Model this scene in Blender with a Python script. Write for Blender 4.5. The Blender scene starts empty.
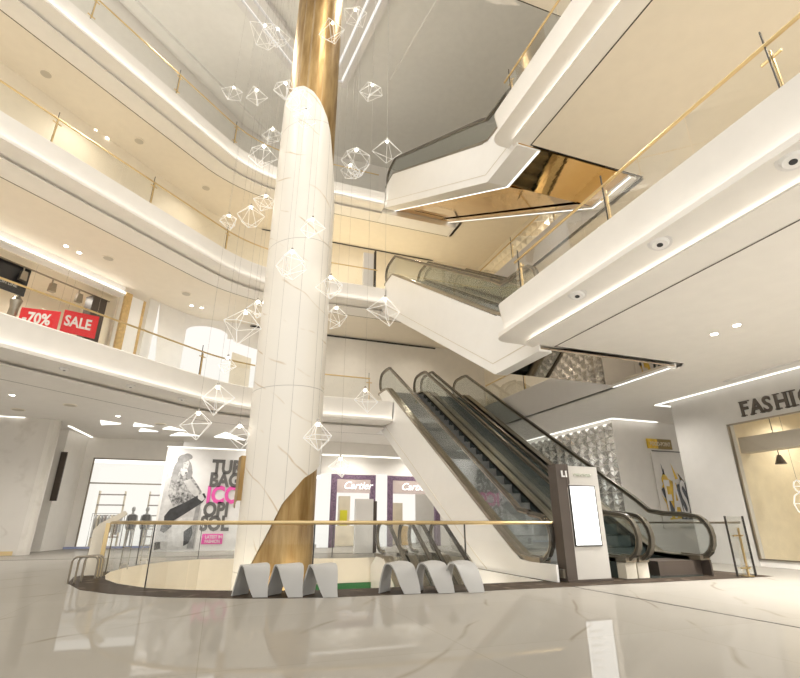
import bpy, bmesh, math, random
from mathutils import Vector, Matrix
R = math.radians
PI = math.pi
S = bpy.context.scene
COL = S.collection
random.seed(7)

H = 5.87                  # storey height
ZC = 23.0                 # top ceiling of the atrium
SOF = -0.946              # soffit below its floor
DIAG = Matrix(((.70710678, 0, .70710678, 0), (.70710678, 0, -.70710678, 0), (0, 1, 0, 0), (0, 0, 0, 1)))
FRONT = Matrix(((1, 0, 0, 0), (0, 0, -1, 0), (0, 1, 0, 0), (0, 0, 0, 1)))        # reads left to right along +X, faces -Y
SIDE = Matrix(((0, 0, -1, 0), (-1, 0, 0, 0), (0, 1, 0, 0), (0, 0, 0, 1)))        # reads along -Y, faces -X


# ------------------------------------------------------------------ materials
def new_mat(name):
    m = bpy.data.materials.new(name)
    m.use_nodes = True
    nt = m.node_tree
    for n in list(nt.nodes):
        nt.nodes.remove(n)
    out = nt.nodes.new('ShaderNodeOutputMaterial')
    return m, nt, out


def principled(name, col, rough=.5, metal=0., spec=.5, noise=0., nscale=3., bump=0., coat=0.):
    m, nt, out = new_mat(name)
    p = nt.nodes.new('ShaderNodeBsdfPrincipled')
    p.inputs['Roughness'].default_value = rough
    p.inputs['Metallic'].default_value = metal
    p.inputs['Specular IOR Level'].default_value = spec
    p.inputs['Coat Weight'].default_value = coat
    tc = nt.nodes.new('ShaderNodeTexCoord')
    nz = nt.nodes.new('ShaderNodeTexNoise')
    nz.inputs['Scale'].default_value = nscale
    nt.links.new(tc.outputs['Object'], nz.inputs['Vector'])
    cr = nt.nodes.new('ShaderNodeValToRGB')
    lo = tuple(max(0, c * (1 - noise)) for c in col)
    hi = tuple(min(1, c * (1 + noise)) for c in col)
    cr.color_ramp.elements[0].position = .3
    cr.color_ramp.elements[1].position = .7
    cr.color_ramp.elements[0].color = (*lo, 1)
    cr.color_ramp.elements[1].color = (*hi, 1)
    nt.links.new(nz.outputs['Fac'], cr.inputs['Fac'])
    nt.links.new(cr.outputs['Color'], p.inputs['Base Color'])
    if bump:
        b = nt.nodes.new('ShaderNodeBump')
        b.inputs['Strength'].default_value = bump
        nt.links.new(nz.outputs['Fac'], b.inputs['Height'])
        nt.links.new(b.outputs['Normal'], p.inputs['Normal'])
    nt.links.new(p.outputs['BSDF'], out.inputs['Surface'])
    return m


def emission(name, col, strength):
    m, nt, out = new_mat(name)
    e = nt.nodes.new('ShaderNodeEmission')
    e.inputs['Color'].default_value = (*col, 1)
    e.inputs['Strength'].default_value = strength
    nt.links.new(e.outputs[0], out.inputs['Surface'])
    return m


def glass(name, tint=(.93, .96, .95), refl=.08, rough=.02):
    m, nt, out = new_mat(name)
    t = nt.nodes.new('ShaderNodeBsdfTransparent')
    t.inputs['Color'].default_value = (*tint, 1)
    g = nt.nodes.new('ShaderNodeBsdfGlossy')
    g.inputs['Roughness'].default_value = rough
    lw = nt.nodes.new('ShaderNodeLayerWeight')
    lw.inputs['Blend'].default_value = .25
    mu = nt.nodes.new('ShaderNodeMath'); mu.operation = 'MULTIPLY_ADD'
    mu.inputs[1].default_value = .25
    mu.inputs[2].default_value = refl
    nt.links.new(lw.outputs['Fresnel'], mu.inputs[0])
    mx = nt.nodes.new('ShaderNodeMixShader')
    nt.links.new(mu.outputs[0], mx.inputs['Fac'])
    nt.links.new(t.outputs[0], mx.inputs[1])
    nt.links.new(g.outputs[0], mx.inputs[2])
    nt.links.new(mx.outputs[0], out.inputs['Surface'])
    return m


def marble(name, base, vein, rough, scale, seam=None, vein_amt=.5, tile=0., band=.045, mottled=.05, spec=.5, wave=None, polish=0.):
    """Polished stone: soft clouds, thin branching veins, optional joints (vertical around a column, or square tiles)."""
    m, nt, out = new_mat(name)
    N = nt.nodes.new
    L = nt.links.new
    p = N('ShaderNodeBsdfPrincipled')
    p.inputs['Roughness'].default_value = rough
    p.inputs['Specular IOR Level'].default_value = spec
    tc = N('ShaderNodeTexCoord')
    nz = N('ShaderNodeTexNoise'); nz.inputs['Scale'].default_value = scale * .8; nz.inputs['Detail'].default_value = 6
    L(tc.outputs['Object'], nz.inputs['Vector'])
    mixv = N('ShaderNodeMixRGB'); mixv.inputs['Fac'].default_value = .38
    L(tc.outputs['Object'], mixv.inputs[1]); L(nz.outputs['Color'], mixv.inputs[2])
    if wave:
        mpw = N('ShaderNodeMapping'); mpw.inputs['Rotation'].default_value = wave
        L(tc.outputs['Object'], mpw.inputs[0])
        n2 = N('ShaderNodeTexWave'); n2.inputs['Scale'].default_value = scale * .22; n2.inputs['Distortion'].default_value = 7
        n2.inputs['Detail'].default_value = 4; n2.inputs['Detail Scale'].default_value = .7
        L(mpw.outputs[0], n2.inputs['Vector'])
    else:
        n2 = N('ShaderNodeTexNoise'); n2.inputs['Scale'].default_value = scale; n2.inputs['Detail'].default_value = 4
        n2.inputs['Distortion'].default_value = .6
        L(mixv.outputs[0], n2.inputs['Vector'])
    sub = N('ShaderNodeMath'); sub.operation = 'SUBTRACT'; sub.inputs[1].default_value = .5
    L(n2.outputs['Fac'], sub.inputs[0])
    ab = N('ShaderNodeMath'); ab.operation = 'ABSOLUTE'; L(sub.outputs[0], ab.inputs[0])
    ramp = N('ShaderNodeValToRGB')
    ramp.color_ramp.elements[0].position = 0; ramp.color_ramp.elements[0].color = (1, 1, 1, 1)
    ramp.color_ramp.elements[1].position = band; ramp.color_ramp.elements[1].color = (0, 0, 0, 1)
    L(ab.outputs[0], ramp.inputs['Fac'])
    n3 = N('ShaderNodeTexNoise'); n3.inputs['Scale'].default_value = scale * 1.7
    L(tc.outputs['Object'], n3.inputs['Vector'])
    gate = N('ShaderNodeMapRange'); gate.inputs[1].default_value = .47; gate.inputs[2].default_value = .62
    gate.inputs[3].default_value = 0; gate.inputs[4].default_value = vein_amt
    L(n3.outputs['Fac'], gate.inputs[0])
    mul = N('ShaderNodeMath'); mul.operation = 'MULTIPLY'
    L(ramp.outputs['Color'], mul.inputs[0]); L(gate.outputs[0], mul.inputs[1])
    cl = N('ShaderNodeMixRGB')
    cl.inputs[1].default_value = (*[c * (1 - mottled) for c in base], 1)
    cl.inputs[2].default_value = (*[min(1, c * (1 + mottled)) for c in base], 1)
    L(nz.outputs['Fac'], cl.inputs['Fac'])
    mx = N('ShaderNodeMixRGB'); L(mul.outputs[0], mx.inputs['Fac']); L(cl.outputs[0], mx.inputs[1])
    mx.inputs[2].default_value = (*vein, 1)
    last = mx.outputs[0]
    if seam:
        sx = N('ShaderNodeSeparateXYZ'); L(tc.outputs['Object'], sx.inputs[0])
        at = N('ShaderNodeMath'); at.operation = 'ARCTAN2'; L(sx.outputs['Y'], at.inputs[0]); L(sx.outputs['X'], at.inputs[1])
        k = N('ShaderNodeMath'); k.operation = 'MULTIPLY'; k.inputs[1].default_value = seam / (2 * PI); L(at.outputs[0], k.inputs[0])
        fr = N('ShaderNodeMath'); fr.operation = 'FRACT'; L(k.outputs[0], fr.inputs[0])
        lt = N('ShaderNodeMath'); lt.operation = 'LESS_THAN'; lt.inputs[1].default_value = .02; L(fr.outputs[0], lt.inputs[0])
        kz = N('ShaderNodeMath'); kz.operation = 'MULTIPLY'; kz.inputs[1].default_value = 1 / 4.4; L(sx.outputs['Z'], kz.inputs[0])
        fz = N('ShaderNodeMath'); fz.operation = 'FRACT'; L(kz.outputs[0], fz.inputs[0])
        lz = N('ShaderNodeMath'); lz.operation = 'LESS_THAN'; lz.inputs[1].default_value = .004; L(fz.outputs[0], lz.inputs[0])
        mm = N('ShaderNodeMath'); mm.operation = 'MAXIMUM'; L(lt.outputs[0], mm.inputs[0]); L(lz.outputs[0], mm.inputs[1])
        m3 = N('ShaderNodeMixRGB'); L(last, m3.inputs[1]); m3.inputs[2].default_value = (*[c * .62 for c in base], 1)
        L(mm.outputs[0], m3.inputs['Fac'])
        last = m3.outputs[0]
    if tile:
        br = N('ShaderNodeTexBrick'); br.offset = 0; br.inputs['Scale'].default_value = 1
        br.inputs['Brick Width'].default_value = tile; br.inputs['Row Height'].default_value = tile
        br.inputs['Mortar Size'].default_value = .004
        br.inputs['Color1'].default_value = (1, 1, 1, 1); br.inputs['Color2'].default_value = (.965, .96, .955, 1)
        br.inputs['Mortar'].default_value = (.84, .82, .78, 1)
        L(tc.outputs['Object'], br.inputs['Vector'])
        m3 = N('ShaderNodeMixRGB'); m3.blend_type = 'MULTIPLY'; m3.inputs['Fac'].default_value = 1
        L(last, m3.inputs[1]); L(br.outputs['Color'], m3.inputs[2])
        last = m3.outputs[0]
    if polish:
        df = N('ShaderNodeBsdfDiffuse'); gl = N('ShaderNodeBsdfGlossy'); ms = N('ShaderNodeMixShader')
        gl.inputs['Roughness'].default_value = rough; ms.inputs['Fac'].default_value = polish
        L(last, df.inputs['Color']); L(df.outputs[0], ms.inputs[1]); L(gl.outputs[0], ms.inputs[2]); L(ms.outputs[0], out.inputs['Surface'])
        return m
    L(last, p.inputs['Base Color'])
    L(p.outputs[0], out.inputs['Surface'])
    return m


def brushed(name, c1, c2, rough, sx=26, sz=.5, metal=1.):
    """Streaky polished metal: noise stretched along the height."""
    m, nt, out = new_mat(name)
    N = nt.nodes.new; L = nt.links.new
    p = N('ShaderNodeBsdfPrincipled'); p.inputs['Metallic'].default_value = metal
    p.inputs['Roughness'].default_value = rough
    tc = N('ShaderNodeTexCoord'); mp = N('ShaderNodeMapping'); mp.inputs['Scale'].default_value = (sx / 8, sx / 8, sz)
    L(tc.outputs['Object'], mp.inputs[0])
    nz = N('ShaderNodeTexNoise'); nz.inputs['Scale'].default_value = 1.6; nz.inputs['Detail'].default_value = 5
    L(mp.outputs[0], nz.inputs['Vector'])
    cr = N('ShaderNodeValToRGB'); cr.color_ramp.elements[0].position = .35; cr.color_ramp.elements[1].position = .65
    cr.color_ramp.elements[0].color = (*c1, 1); cr.color_ramp.elements[1].color = (*c2, 1)
    L(nz.outputs['Fac'], cr.inputs['Fac']); L(cr.outputs[0], p.inputs['Base Color'])
    b = N('ShaderNodeBump'); b.inputs['Strength'].default_value = .25; b.inputs['Distance'].default_value = .05
    L(nz.outputs['Fac'], b.inputs['Height']); L(b.outputs[0], p.inputs['Normal'])
    L(p.outputs[0], out.inputs['Surface'])
    return m


M = dict(
    plaster=principled('plaster', (.90, .87, .82), .55, noise=.015),
    plaster_up=principled('upper_plaster', (.86, .79, .67), .6, noise=.015),
    white=principled('white_panel', (.93, .918, .895), .32, noise=.012),
    grey_ceiling=principled('atrium_ceiling', (.86, .85, .81), .6, noise=.02),
    trim_white=principled('trim_white', (.80, .78, .76), .45, noise=.01),
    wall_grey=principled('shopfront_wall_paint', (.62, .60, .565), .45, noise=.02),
    kiosk=principled('kiosk_grey', (.50, .48, .445), .4, noise=.02),
    shirt=principled('printed_pattern', (.30, .295, .29), .5, noise=.85, nscale=9),
    wall=principled('wall_paint', (.82, .79, .74), .5, noise=.02),
    cream=principled('cream', (.84, .77, .64), .5, noise=.02),
    gap=principled('shadow_gap', (.06, .05, .035), .6),
    floor=marble('floor_marble', (.345, .325, .29), (.20, .16, .115), .03, .5, vein_amt=.6, tile=2.4, mottled=.07, band=.045, wave=(0, 0, .7), polish=.17),
    dark_marble=marble('dark_marble', (.065, .05, .038), (.17, .13, .10), .25, 1.4, vein_amt=.8, mottled=.25, tile=.8, polish=.09),
    column=marble('column_marble', (.89, .855, .79), (.58, .45, .28), .32, .8, seam=12, vein_amt=.8, band=.05, wave=(.3, .9, .4)),
    stone=marble('stone_cladding', (.68, .645, .59), (.55, .51, .45), .3, 1.1, vein_amt=.6, band=.06, mottled=.08),
    gold=brushed('gold', (.29, .175, .062), (.50, .35, .16), .42, metal=.75),
    gold_bright=brushed('gold_bright', (.78, .48, .14), (.92, .64, .26), .16, sx=8, sz=.8),
    silver_warm=principled('silver_warm_tile', (.86, .80, .68), .38, .6, noise=.03),
    gold_mirror=brushed('gold_mirror', (.72, .47, .19), (.80, .56, .27), .05, sx=3, sz=.4),
    bronze_mirror=principled('bronze_mirror', (.66, .57, .45), .04, 1., noise=.02),
    silver=principled('silver_tile', (.88, .87, .84), .18, .75, noise=.03),
    brass=principled('brass', (.70, .54, .29), .3, 1., noise=.01),
    bronze=principled('bronze_metal', (.34, .30, .24), .28, .85, noise=.06),
    handrail=principled('handrail_rubber', (.15, .135, .11), .22, .6, noise=.05),
    dark=principled('dark_metal', (.05, .045, .04), .35, .4),
    steel=principled('brushed_steel', (.50, .48, .44), .25, 1., noise=.08, nscale=30),
    step_dark=principled('step_dark_metal', (.055, .07, .065), .4, .4, noise=.1, nscale=20),
    step=principled('step_metal', (.25, .255, .245), .45, .4, noise=.1, nscale=20),
    skirt=principled('skirt_metal', (.07, .085, .08), .22, .5, noise=.05),
    brown=principled('brown_laminate', (.075, .058, .047), .4, noise=.06),
    bench=principled('bench_grey', (.43, .425, .415), .45, noise=.02),
    ivory=principled('ivory_metal', (.70, .65, .55), .35, noise=.03),
    glass=glass('clear_glass', (.97, .98, .975), .025),
    glass_grey=glass('grey_glass', (.90, .92, .915), .03),
    glass_shop=glass('shop_glass', (.97, .98, .97), .03),
    red=principled('red_board', (.72, .012, .02), .35, noise=.02),
    black=principled('black_board', (.012, .012, .014), .3),
    ink=principled('grey_ink', (.13, .125, .12), .5),
    letter=principled('sign_letter_bronze', (.10, .085, .07), .4, .3),
    pink=principled('pink_ink', (.80, .10, .42), .5),
    paper=principled('banner_white', (.80, .79, .78), .5, noise=.03),
    poster=principled('poster_grey', (.80, .77, .72), .5, noise=.03),
    yellow=principled('yellow_ink', (.78, .52, .04), .45, noise=.15, nscale=6),
    tan=principled('pale_tan', (.80, .71, .54), .5, noise=.05),
    purple=principled('mosaic_purple', (.14, .09, .135), .4, noise=.6, nscale=22),
    mauve=principled('mauve_fascia', (.45, .375, .345), .5, noise=.04),
    wood=principled('light_wood', (.62, .43, .19), .45, noise=.12, nscale=9),
    g1=principled('photo_grey_light', (.55, .54, .53), .5, noise=.15, nscale=5),
    g2=principled('photo_grey_mid', (.30, .295, .29), .5, noise=.25, nscale=4),
    g3=principled('photo_grey_dark', (.035, .035, .037), .5, noise=.3, nscale=5),
    g4=principled('photo_skin', (.62, .61, .60), .5, noise=.1, nscale=6),
    led=emission('led_strip_light', (1, .95, .86), 10),
    led_up=emission('led_wash_light', (1, .95, .87), 3.6),
    trim_glow=emission('moulding_glow', (1, .97, .92), 1.1),  # added glow that lifts the white of the ceiling mouldings
    led_soft=emission('led_cove_light', (1, .95, .87), 3.2),
    line=emission('ceiling_line_light', (1, .96, .88), 2.2),
    lamp=emission('lamp_glow', (1, .93, .8), 22),
    wire=principled('wire_white', (.92, .91, .88), .3),
    screen=emission('screen_glow', (1, 1, .97), 2.6),
    shopglow=emission('shop_white_glow', (1, .985, .95), 1.8),  # white emission; whole shop ceilings glow to make the rooms overlit
    white_glow=emission('white_surface_glow', (1, .96, .89), 1.05),  # emission put into white walls and panels so they look strongly lit
    gold_light=emission('bulb_warm', (1, .82, .45), 20),
    green=principled('green_carpet', (.03, .16, .05), .8),
    cord=principled('cord_grey', (.42, .40, .36), .7),
    dim=principled('screen_text', (.62, .64, .55), .5),
)
# faint emission put into the white wire so its rods read bright
_nt = M['wire'].node_tree
for n_ in _nt.nodes:
    if n_.type == 'BSDF_PRINCIPLED':
        n_.inputs['Emission Color'].default_value = (1, .97, .9, 1)
        n_.inputs['Emission Strength'].default_value = .35


# ------------------------------------------------------------------ mesh helpers
class MB:
    def __init__(s):
        s.bm = bmesh.new()

    def quad(s, *pts):
        s.bm.faces.new([s.bm.verts.new(p) for p in pts])
        return s

    def box(s, x0, x1, y0, y1, z0, z1, mat=None):
        v = [s.bm.verts.new((x, y, z)) for x in (x0, x1) for y in (y0, y1) for z in (z0, z1)]
        for f in ((0, 1, 3, 2), (4, 6, 7, 5), (0, 4, 5, 1), (2, 3, 7, 6), (0, 2, 6, 4), (1, 5, 7, 3)):
            s.bm.faces.new([v[i] for i in f])
        if mat is not None:
            for a in v:
                a.co = mat @ a.co
        return s

    def tube(s, pts, r, n=8, closed=False, caps=True):
        pts = [Vector(p) for p in pts]
        rings = []
        k = len(pts)
        for i, p in enumerate(pts):
            if closed:
                d = pts[(i + 1) % k] - pts[i - 1]
            else:
                d = pts[min(i + 1, k - 1)] - pts[max(i - 1, 0)]
            d.normalize()
            up = Vector((0, 0, 1)) if abs(d.z) < .95 else Vector((1, 0, 0))
            x = d.cross(up).normalized()
            y = x.cross(d)
            rr = r[i] if isinstance(r, (list, tuple)) else r
            rings.append([s.bm.verts.new(p + (x * math.cos(t) + y * math.sin(t)) * rr) for t in [2 * PI * j / n for j in range(n)]])
        for i in range(k if closed else k - 1):
            a, b = rings[i], rings[(i + 1) % k]
            for j in range(n):
                s.bm.faces.new((a[j], a[(j + 1) % n], b[(j + 1) % n], b[j]))
        if not closed and caps:
            s.bm.faces.new(rings[0][::-1]); s.bm.faces.new(rings[-1])
        return s

    def strip(s, pa, pb):
        va = [s.bm.verts.new(p) for p in pa]; vb = [s.bm.verts.new(p) for p in pb]
        for i in range(len(va) - 1):
            s.bm.faces.new((va[i], va[i + 1], vb[i + 1], vb[i]))
        return s

    def loft(s, paths, closed_profile=False):
        vs = [[s.bm.verts.new(p) for p in path] for path in paths]
        m_ = len(vs)
        for i in range(m_ if closed_profile else m_ - 1):
            a, b = vs[i], vs[(i + 1) % m_]
            for j in range(len(a) - 1):
                s.bm.faces.new((a[j], a[j + 1], b[j + 1], b[j]))
        if closed_profile:
            s.bm.faces.new([v[0] for v in vs]); s.bm.faces.new([v[-1] for v in vs][::-1])
        return s

    def prism(s, poly, fn):
        """poly: 2-D points; fn(u, v, side 0|1) -> 3-D point."""
        lo = [s.bm.verts.new(fn(u, v, 0)) for u, v in poly]
        hi = [s.bm.verts.new(fn(u, v, 1)) for u, v in poly]
        n = len(poly)
        for i in range(n):
            s.bm.faces.new((lo[i], lo[(i + 1) % n], hi[(i + 1) % n], hi[i]))
        for ring in (lo, hi):
            e = [s.bm.edges.get((ring[i], ring[(i + 1) % n])) for i in range(n)]
            bmesh.ops.triangle_fill(s.bm, edges=e, use_beauty=True)
        return s

    def prism_yz(s, poly, x0, x1):
        return s.prism(poly, lambda u, v, k: (x1 if k else x0, u, v))

    def prism_xy(s, poly, z0, z1):
        return s.prism(poly, lambda u, v, k: (u, v, z1 if k else z0))

    def prism_m(s, poly, mat, d0, d1):
        return s.prism(poly, lambda u, v, k: mat @ Vector((u, v, d1 if k else d0)))

    def fill(s, loops, z):
        ed = []
        for lp in loops:
            vs = [s.bm.verts.new((x, y, z)) for x, y in lp]
            ed += [s.bm.edges.new((vs[i], vs[(i + 1) % len(vs)])) for i in range(len(vs))]
        bmesh.ops.triangle_fill(s.bm, edges=ed, use_beauty=True)
        return s

    def disc(s, c, r, z0, z1, n=20, r2=None):
        r2 = r if r2 is None else r2
        a = [s.bm.verts.new((c[0] + r * math.cos(2 * PI * i / n), c[1] + r * math.sin(2 * PI * i / n), z0)) for i in range(n)]
        b = [s.bm.verts.new((c[0] + r2 * math.cos(2 * PI * i / n), c[1] + r2 * math.sin(2 * PI * i / n), z1)) for i in range(n)]
        for i in range(n):
            s.bm.faces.new((a[i], a[(i + 1) % n], b[(i + 1) % n], b[i]))
        s.bm.faces.new(a[::-1]); s.bm.faces.new(b)
        return s

    def ball(s, c, r, sc=(1, 1, 1), mat=None, u=12, v=8):
        ret = bmesh.ops.create_uvsphere(s.bm, u_segments=u, v_segments=v, radius=r)
        for q in ret['verts']:
            q.co = Vector((q.co.x * sc[0], q.co.y * sc[1], q.co.z * sc[2]))
            q.co = (mat @ q.co if mat else q.co) + Vector(c)
        return s

    def build(s, name, m, parent=None, smooth=False, recalc=True):
        if recalc:
            bmesh.ops.recalc_face_normals(s.bm, faces=s.bm.faces[:])
        me = bpy.data.meshes.new(name)
        s.bm.to_mesh(me)
        s.bm.free()
        o = bpy.data.objects.new(name, me)
        COL.objects.link(o)
        me.materials.append(M[m] if isinstance(m, str) else m)
        if smooth:
            for p in me.polygons:
                p.use_smooth = True
            try:
                me.set_sharp_from_angle(angle=R(35))
            except Exception:
                pass
        if parent:
            put(o, parent)
        return o


def put(o, parent):
    o.parent = parent
    o.matrix_parent_inverse = Matrix.Translation(-parent.location) if parent.parent is None else parent.matrix_world.inverted()
    if parent.type == 'EMPTY' and parent.parent is None:
        o.matrix_parent_inverse = (Matrix.LocRotScale(parent.location, parent.rotation_euler, parent.scale)).inverted()
    if parent.parent is not None:
        # world-space meshes: the part's own transform is identity in world space, so its children need none either
        o.matrix_parent_inverse = Matrix.Identity(4)


def thing(name, label, cat, loc=(0, 0, 0), group=None):
    o = bpy.data.objects.new(name, None)
    o.empty_display_size = .2
    COL.objects.link(o)
    o.location = loc
    tag(o, label, cat, group)
    return o


def tag(o, label, cat, group=None):
    o['label'] = label; o['category'] = cat
    if group:
        o['group'] = group
    return o


def struct(o):
    o['kind'] = 'structure'
    return o


def text_obj(name, body, size, mat4, m, parent=None, bold=.0, sx=1., depth=.01, spacing=1., serif=False, align='LEFT', shear=0.):
    cu = bpy.data.curves.new('lettering', 'FONT')
    cu.body = body; cu.size = size; cu.offset = bold; cu.extrude = depth; cu.space_character = spacing
    cu.shear = shear; cu.align_x = align; cu.resolution_u = 3
    tmp = bpy.data.objects.new('lettering', cu)
    COL.objects.link(tmp)
    bpy.context.view_layer.update()
    me = bpy.data.meshes.new_from_object(tmp.evaluated_get(bpy.context.evaluated_depsgraph_get()))
    bpy.data.objects.remove(tmp); bpy.data.curves.remove(cu)
    for v in me.vertices:
        v.co = mat4 @ Vector((v.co.x * sx, v.co.y, v.co.z))
    me.name = name
    me.materials.clear(); me.materials.append(M[m])
    o = bpy.data.objects.new(name, me)
    COL.objects.link(o)
    if parent:
        put(o, parent)
    return o


def at(mat, x, y, z):
    return Matrix.Translation((x, y, z)) @ mat


# ------------------------------------------------------------------ paths of the balcony edges
LV = {1: dict(C=13.55, A=19.0, W=2.6, rail=.62), 2: dict(C=14.5, A=20.2, W=1.55, rail=.3), 3: dict(C=15.1, A=20.5, W=1.4, rail=.06)}
TH = R(43)                 # the left balconies run at 43 degrees to the back edge
NX, NY = -math.sin(TH), math.cos(TH)
RB, RE = 5.6, 9.15         # right slab: front edge and far end


def left_path(k, o, z, b_end=6.45, b_start=-24., Rf=5.):
    c, A0 = LV[k]['C'] + o, LV[k]['A'] + o

    def line(b):
        return (c - NX * b) / NY
    bi = (NY * A0 - c) / -NX
    r = Rf + o
    t = r * math.tan(TH / 2)
    p0 = (bi - t * math.cos(TH), A0 - t * math.sin(TH))
    cx, cy = bi + t, A0 - r
    pts = [(b_start, line(b_start))]
    for q in range(1, 8):
        b = b_start + (p0[0] - b_start) * q / 8
        pts.append((b, line(b)))
    for q in range(13):
        g = R(90) + TH * (1 - q / 12)
        pts.append((cx + r * math.cos(g), cy + r * math.sin(g)))
    pts.append((b_end, A0))
    return [(x, y, z) for x, y in pts]


def right_path(o, z, b0=RB, e0=RE, start=-9., ret=None):
    b = b0 + o
    e = e0 - .3 * o
    rr = .35
    pts = [(b, start)]
    for q in range(9):
        a = R(180 - 90 * q / 8)
        pts.append((b + rr + rr * math.cos(a), e - rr + rr * math.sin(a)))
    pts.append((max(6.62, b + rr + .05) if ret is None else ret, e))
    return [(x, y, z) for x, y in pts]


def fascia_profile(k, W):
    """(offset inwards, height) from the balcony floor edge down to the soffit."""
    w = W / 1.3
    return [(.45, .0), (.05, .03), (.0, -.01), (.11, -.70), (.11, -.79), (-.03, -.79), (-.03, -.735), (-.06, -.735), (-.06, -.83),
            (.70 * w, -.815), (.70 * w, -.905), (.56 * w, -.905), (.56 * w, -.935), (W, -.946)]


RBK = {1: 5.6, 2: 5.95, 3: 5.95}
for k in (1, 2, 3):
    zf = k * H
    W = LV[k]['W']
    pr = fascia_profile(k, W)
    struct(MB().loft([left_path(k, o, zf + dz) for o, dz in pr]).build('trim_%d' % (2 * k - 1), 'plaster', smooth=True, recalc=False))
    struct(MB().loft([right_path(o, zf + dz, RBK[k]) for o, dz in fascia_profile(k, RB + 1.3 - RBK[k])]).build('trim_%d' % (2 * k), 'plaster', smooth=True, recalc=False))
    # cove lights: the trough behind the upper lip all round, and behind the lower lip on the right slab
    m_ = 'led_up' if k < 3 else 'led'
    struct(MB().strip(left_path(k, -.02, zf - .78), left_path(k, .10, zf - .78)).build('trim_%d' % (6 + 2 * k), m_, recalc=False))
    struct(MB().strip(right_path(-.02, zf - .78, RBK[k], ret=6.4), right_path(.10, zf - .78, RBK[k], ret=6.5)).build('trim_%d' % (7 + 2 * k), 'led_up', recalc=False))
    struct(MB().strip(right_path(.69 * (RB + 1.3 - RBK[k]) / 1.3, zf - .895, RBK[k]), right_path(.69 * (RB + 1.3 - RBK[k]) / 1.3, zf - .83, RBK[k])).build('trim_%d' % (13 + k), 'led_soft', recalc=False))
    # soffit and upper floor: one polygon each, open over the atrium and over the escalator bay
    zs = zf + SOF
    edge = [(x, y) for x, y, z in left_path(k, W, zs, b_end=10.8)]
    loop = [(-26, edge[0][1] - 2)] + edge + [(10.8, 8.75), (RB + 1.3, 8.75), (RB + 1.3, -9), (26, -9), (26, 34), (-26, 34)]
    struct(MB().fill([loop], zs).build('ceiling.%03d' % k, 'plaster' if k == 1 else 'plaster_up'))
    edge2 = [(x, y) for x, y, z in left_path(k, .4, zs, b_end=6.45)]
    e2 = LV[k]['A'] + .4
    loop = [(-26, edge2[0][1] - 2)] + edge2 + [(10.85, e2), (10.85, 9.0), (RBK[k] + .4, 9.0), (RBK[k] + .4, -9), (26, -9), (26, 34), (-26, 34)]
    struct(MB().fill([loop], zf + .005).build('floor.%03d' % k, 'wall'))
    # side of the slab along the escalator bay
    struct(MB().box(10.8, 10.95, 8.8, LV[k]['A'] + W, zs, zf + .12).build('trim_%d' % (16 + k), 'trim_white'))
    # landing behind the escalators
    struct(MB().box(6.47, 10.8, 21.02 if k == 3 else 20.72, 22.4, zs - .0 + .002, zf).build('floor.%03d' % (10 + k), 'white'))
    # shadow gap drawn round the soffit
    gp = [Vector((x, y, zs - .003)) for x, y, z in left_path(k, W + .02, zs, b_end=10.72)]
    gq = [Vector((x, y, zs - .003)) for x, y, z in left_path(k, W + .055, zs, b_end=10.72)]
    g = MB().strip(gp, gq)
    aw = LV[k]['A'] + W
    x0 = RB + 1.3
    for (xa, xb, ya, yb) in ((x0 + .0, x0 + .035, -9, 8.75), (x0, 10.83, 8.715, 8.75), (10.80, 10.835, 8.75, aw)):
        g.quad((xa, ya, zs - .004), (xb, ya, zs - .004), (xb, yb, zs - .004), (xa, yb, zs - .004))
    struct(g.build('trim_%d' % (19 + k), 'gap', recalc=False))

# ------------------------------------------------------------------ ground floor with its oval void
INNER = [(-2.25, 14.5), (-2.2, 13.6), (-2.02, 12.6), (-1.66, 11.7), (-1.03, 10.75), (-.3, 10.2), (.54, 9.8), (1.3, 9.55), (2.0, 9.42), (4.5, 9.3), (6.42, 9.3),
         (6.46, 12.4), (8.0, 12.4), (8.0, 17.3), (3.8, 17.2), (2.6, 17.8), (1.2, 18.3), (-.33, 18.3), (-1.2, 17.6), (-1.8, 16.6), (-2.1, 15.6)]
OUTER = [(-2.55, 14.5), (-2.75, 13.3), (-2.58, 12.1), (-2.11, 10.89), (-1.51, 10.14), (-.69, 9.45), (.5, 8.86), (1.3, 8.62), (2.02, 8.5), (4.5, 8.38), (6.42, 8.36)]
struct(MB().fill([[(-26, -9), (26, -9), (26, 34), (-26, 34)], INNER], 0).build('floor', 'floor'))
b_ = MB()
b_.strip([(x, y, .006) for x, y in OUTER], [(x, y, .006) for x, y in INNER[:11]])
b_.strip([(x, y, 0) for x, y in OUTER], [(x, y, .006) for x, y in OUTER])
b_.quad((6.42, 8.36, .006), (11.7, 8.36, .006), (11.7, 9.9, .006), (6.42, 9.9, .006))
struct(b_.build('trim_40', 'dark_marble', recalc=False))
struct(MB().box(6.36, 6.39, -9, 8.36, .001, .004).build('trim_41', 'dark'))
struct(MB().box(-26, 26, 19.7, 19.8, .001, .004).build('trim_42', 'dark_marble'))
# side of the void down to the lower floor
lp = INNER + [INNER[0]]
struct(MB().strip([(x, y, 0) for x, y in lp], [(x, y, -H) for x, y in lp]).build('wall_void', 'cream'))
struct(MB().fill([[(-8, 6), (14, 6), (14, 22), (-8, 22)]], -H).build('floor.004', 'floor'))
struct(MB().box(6.385, 6.41, 9.32, 12.36, -1.3, .004).build('wall_void.001', 'white'))
struct(MB().box(3.0, 5.1, 17.14, 17.19, -.95, -.74).build('trim_43', 'green'))

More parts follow.
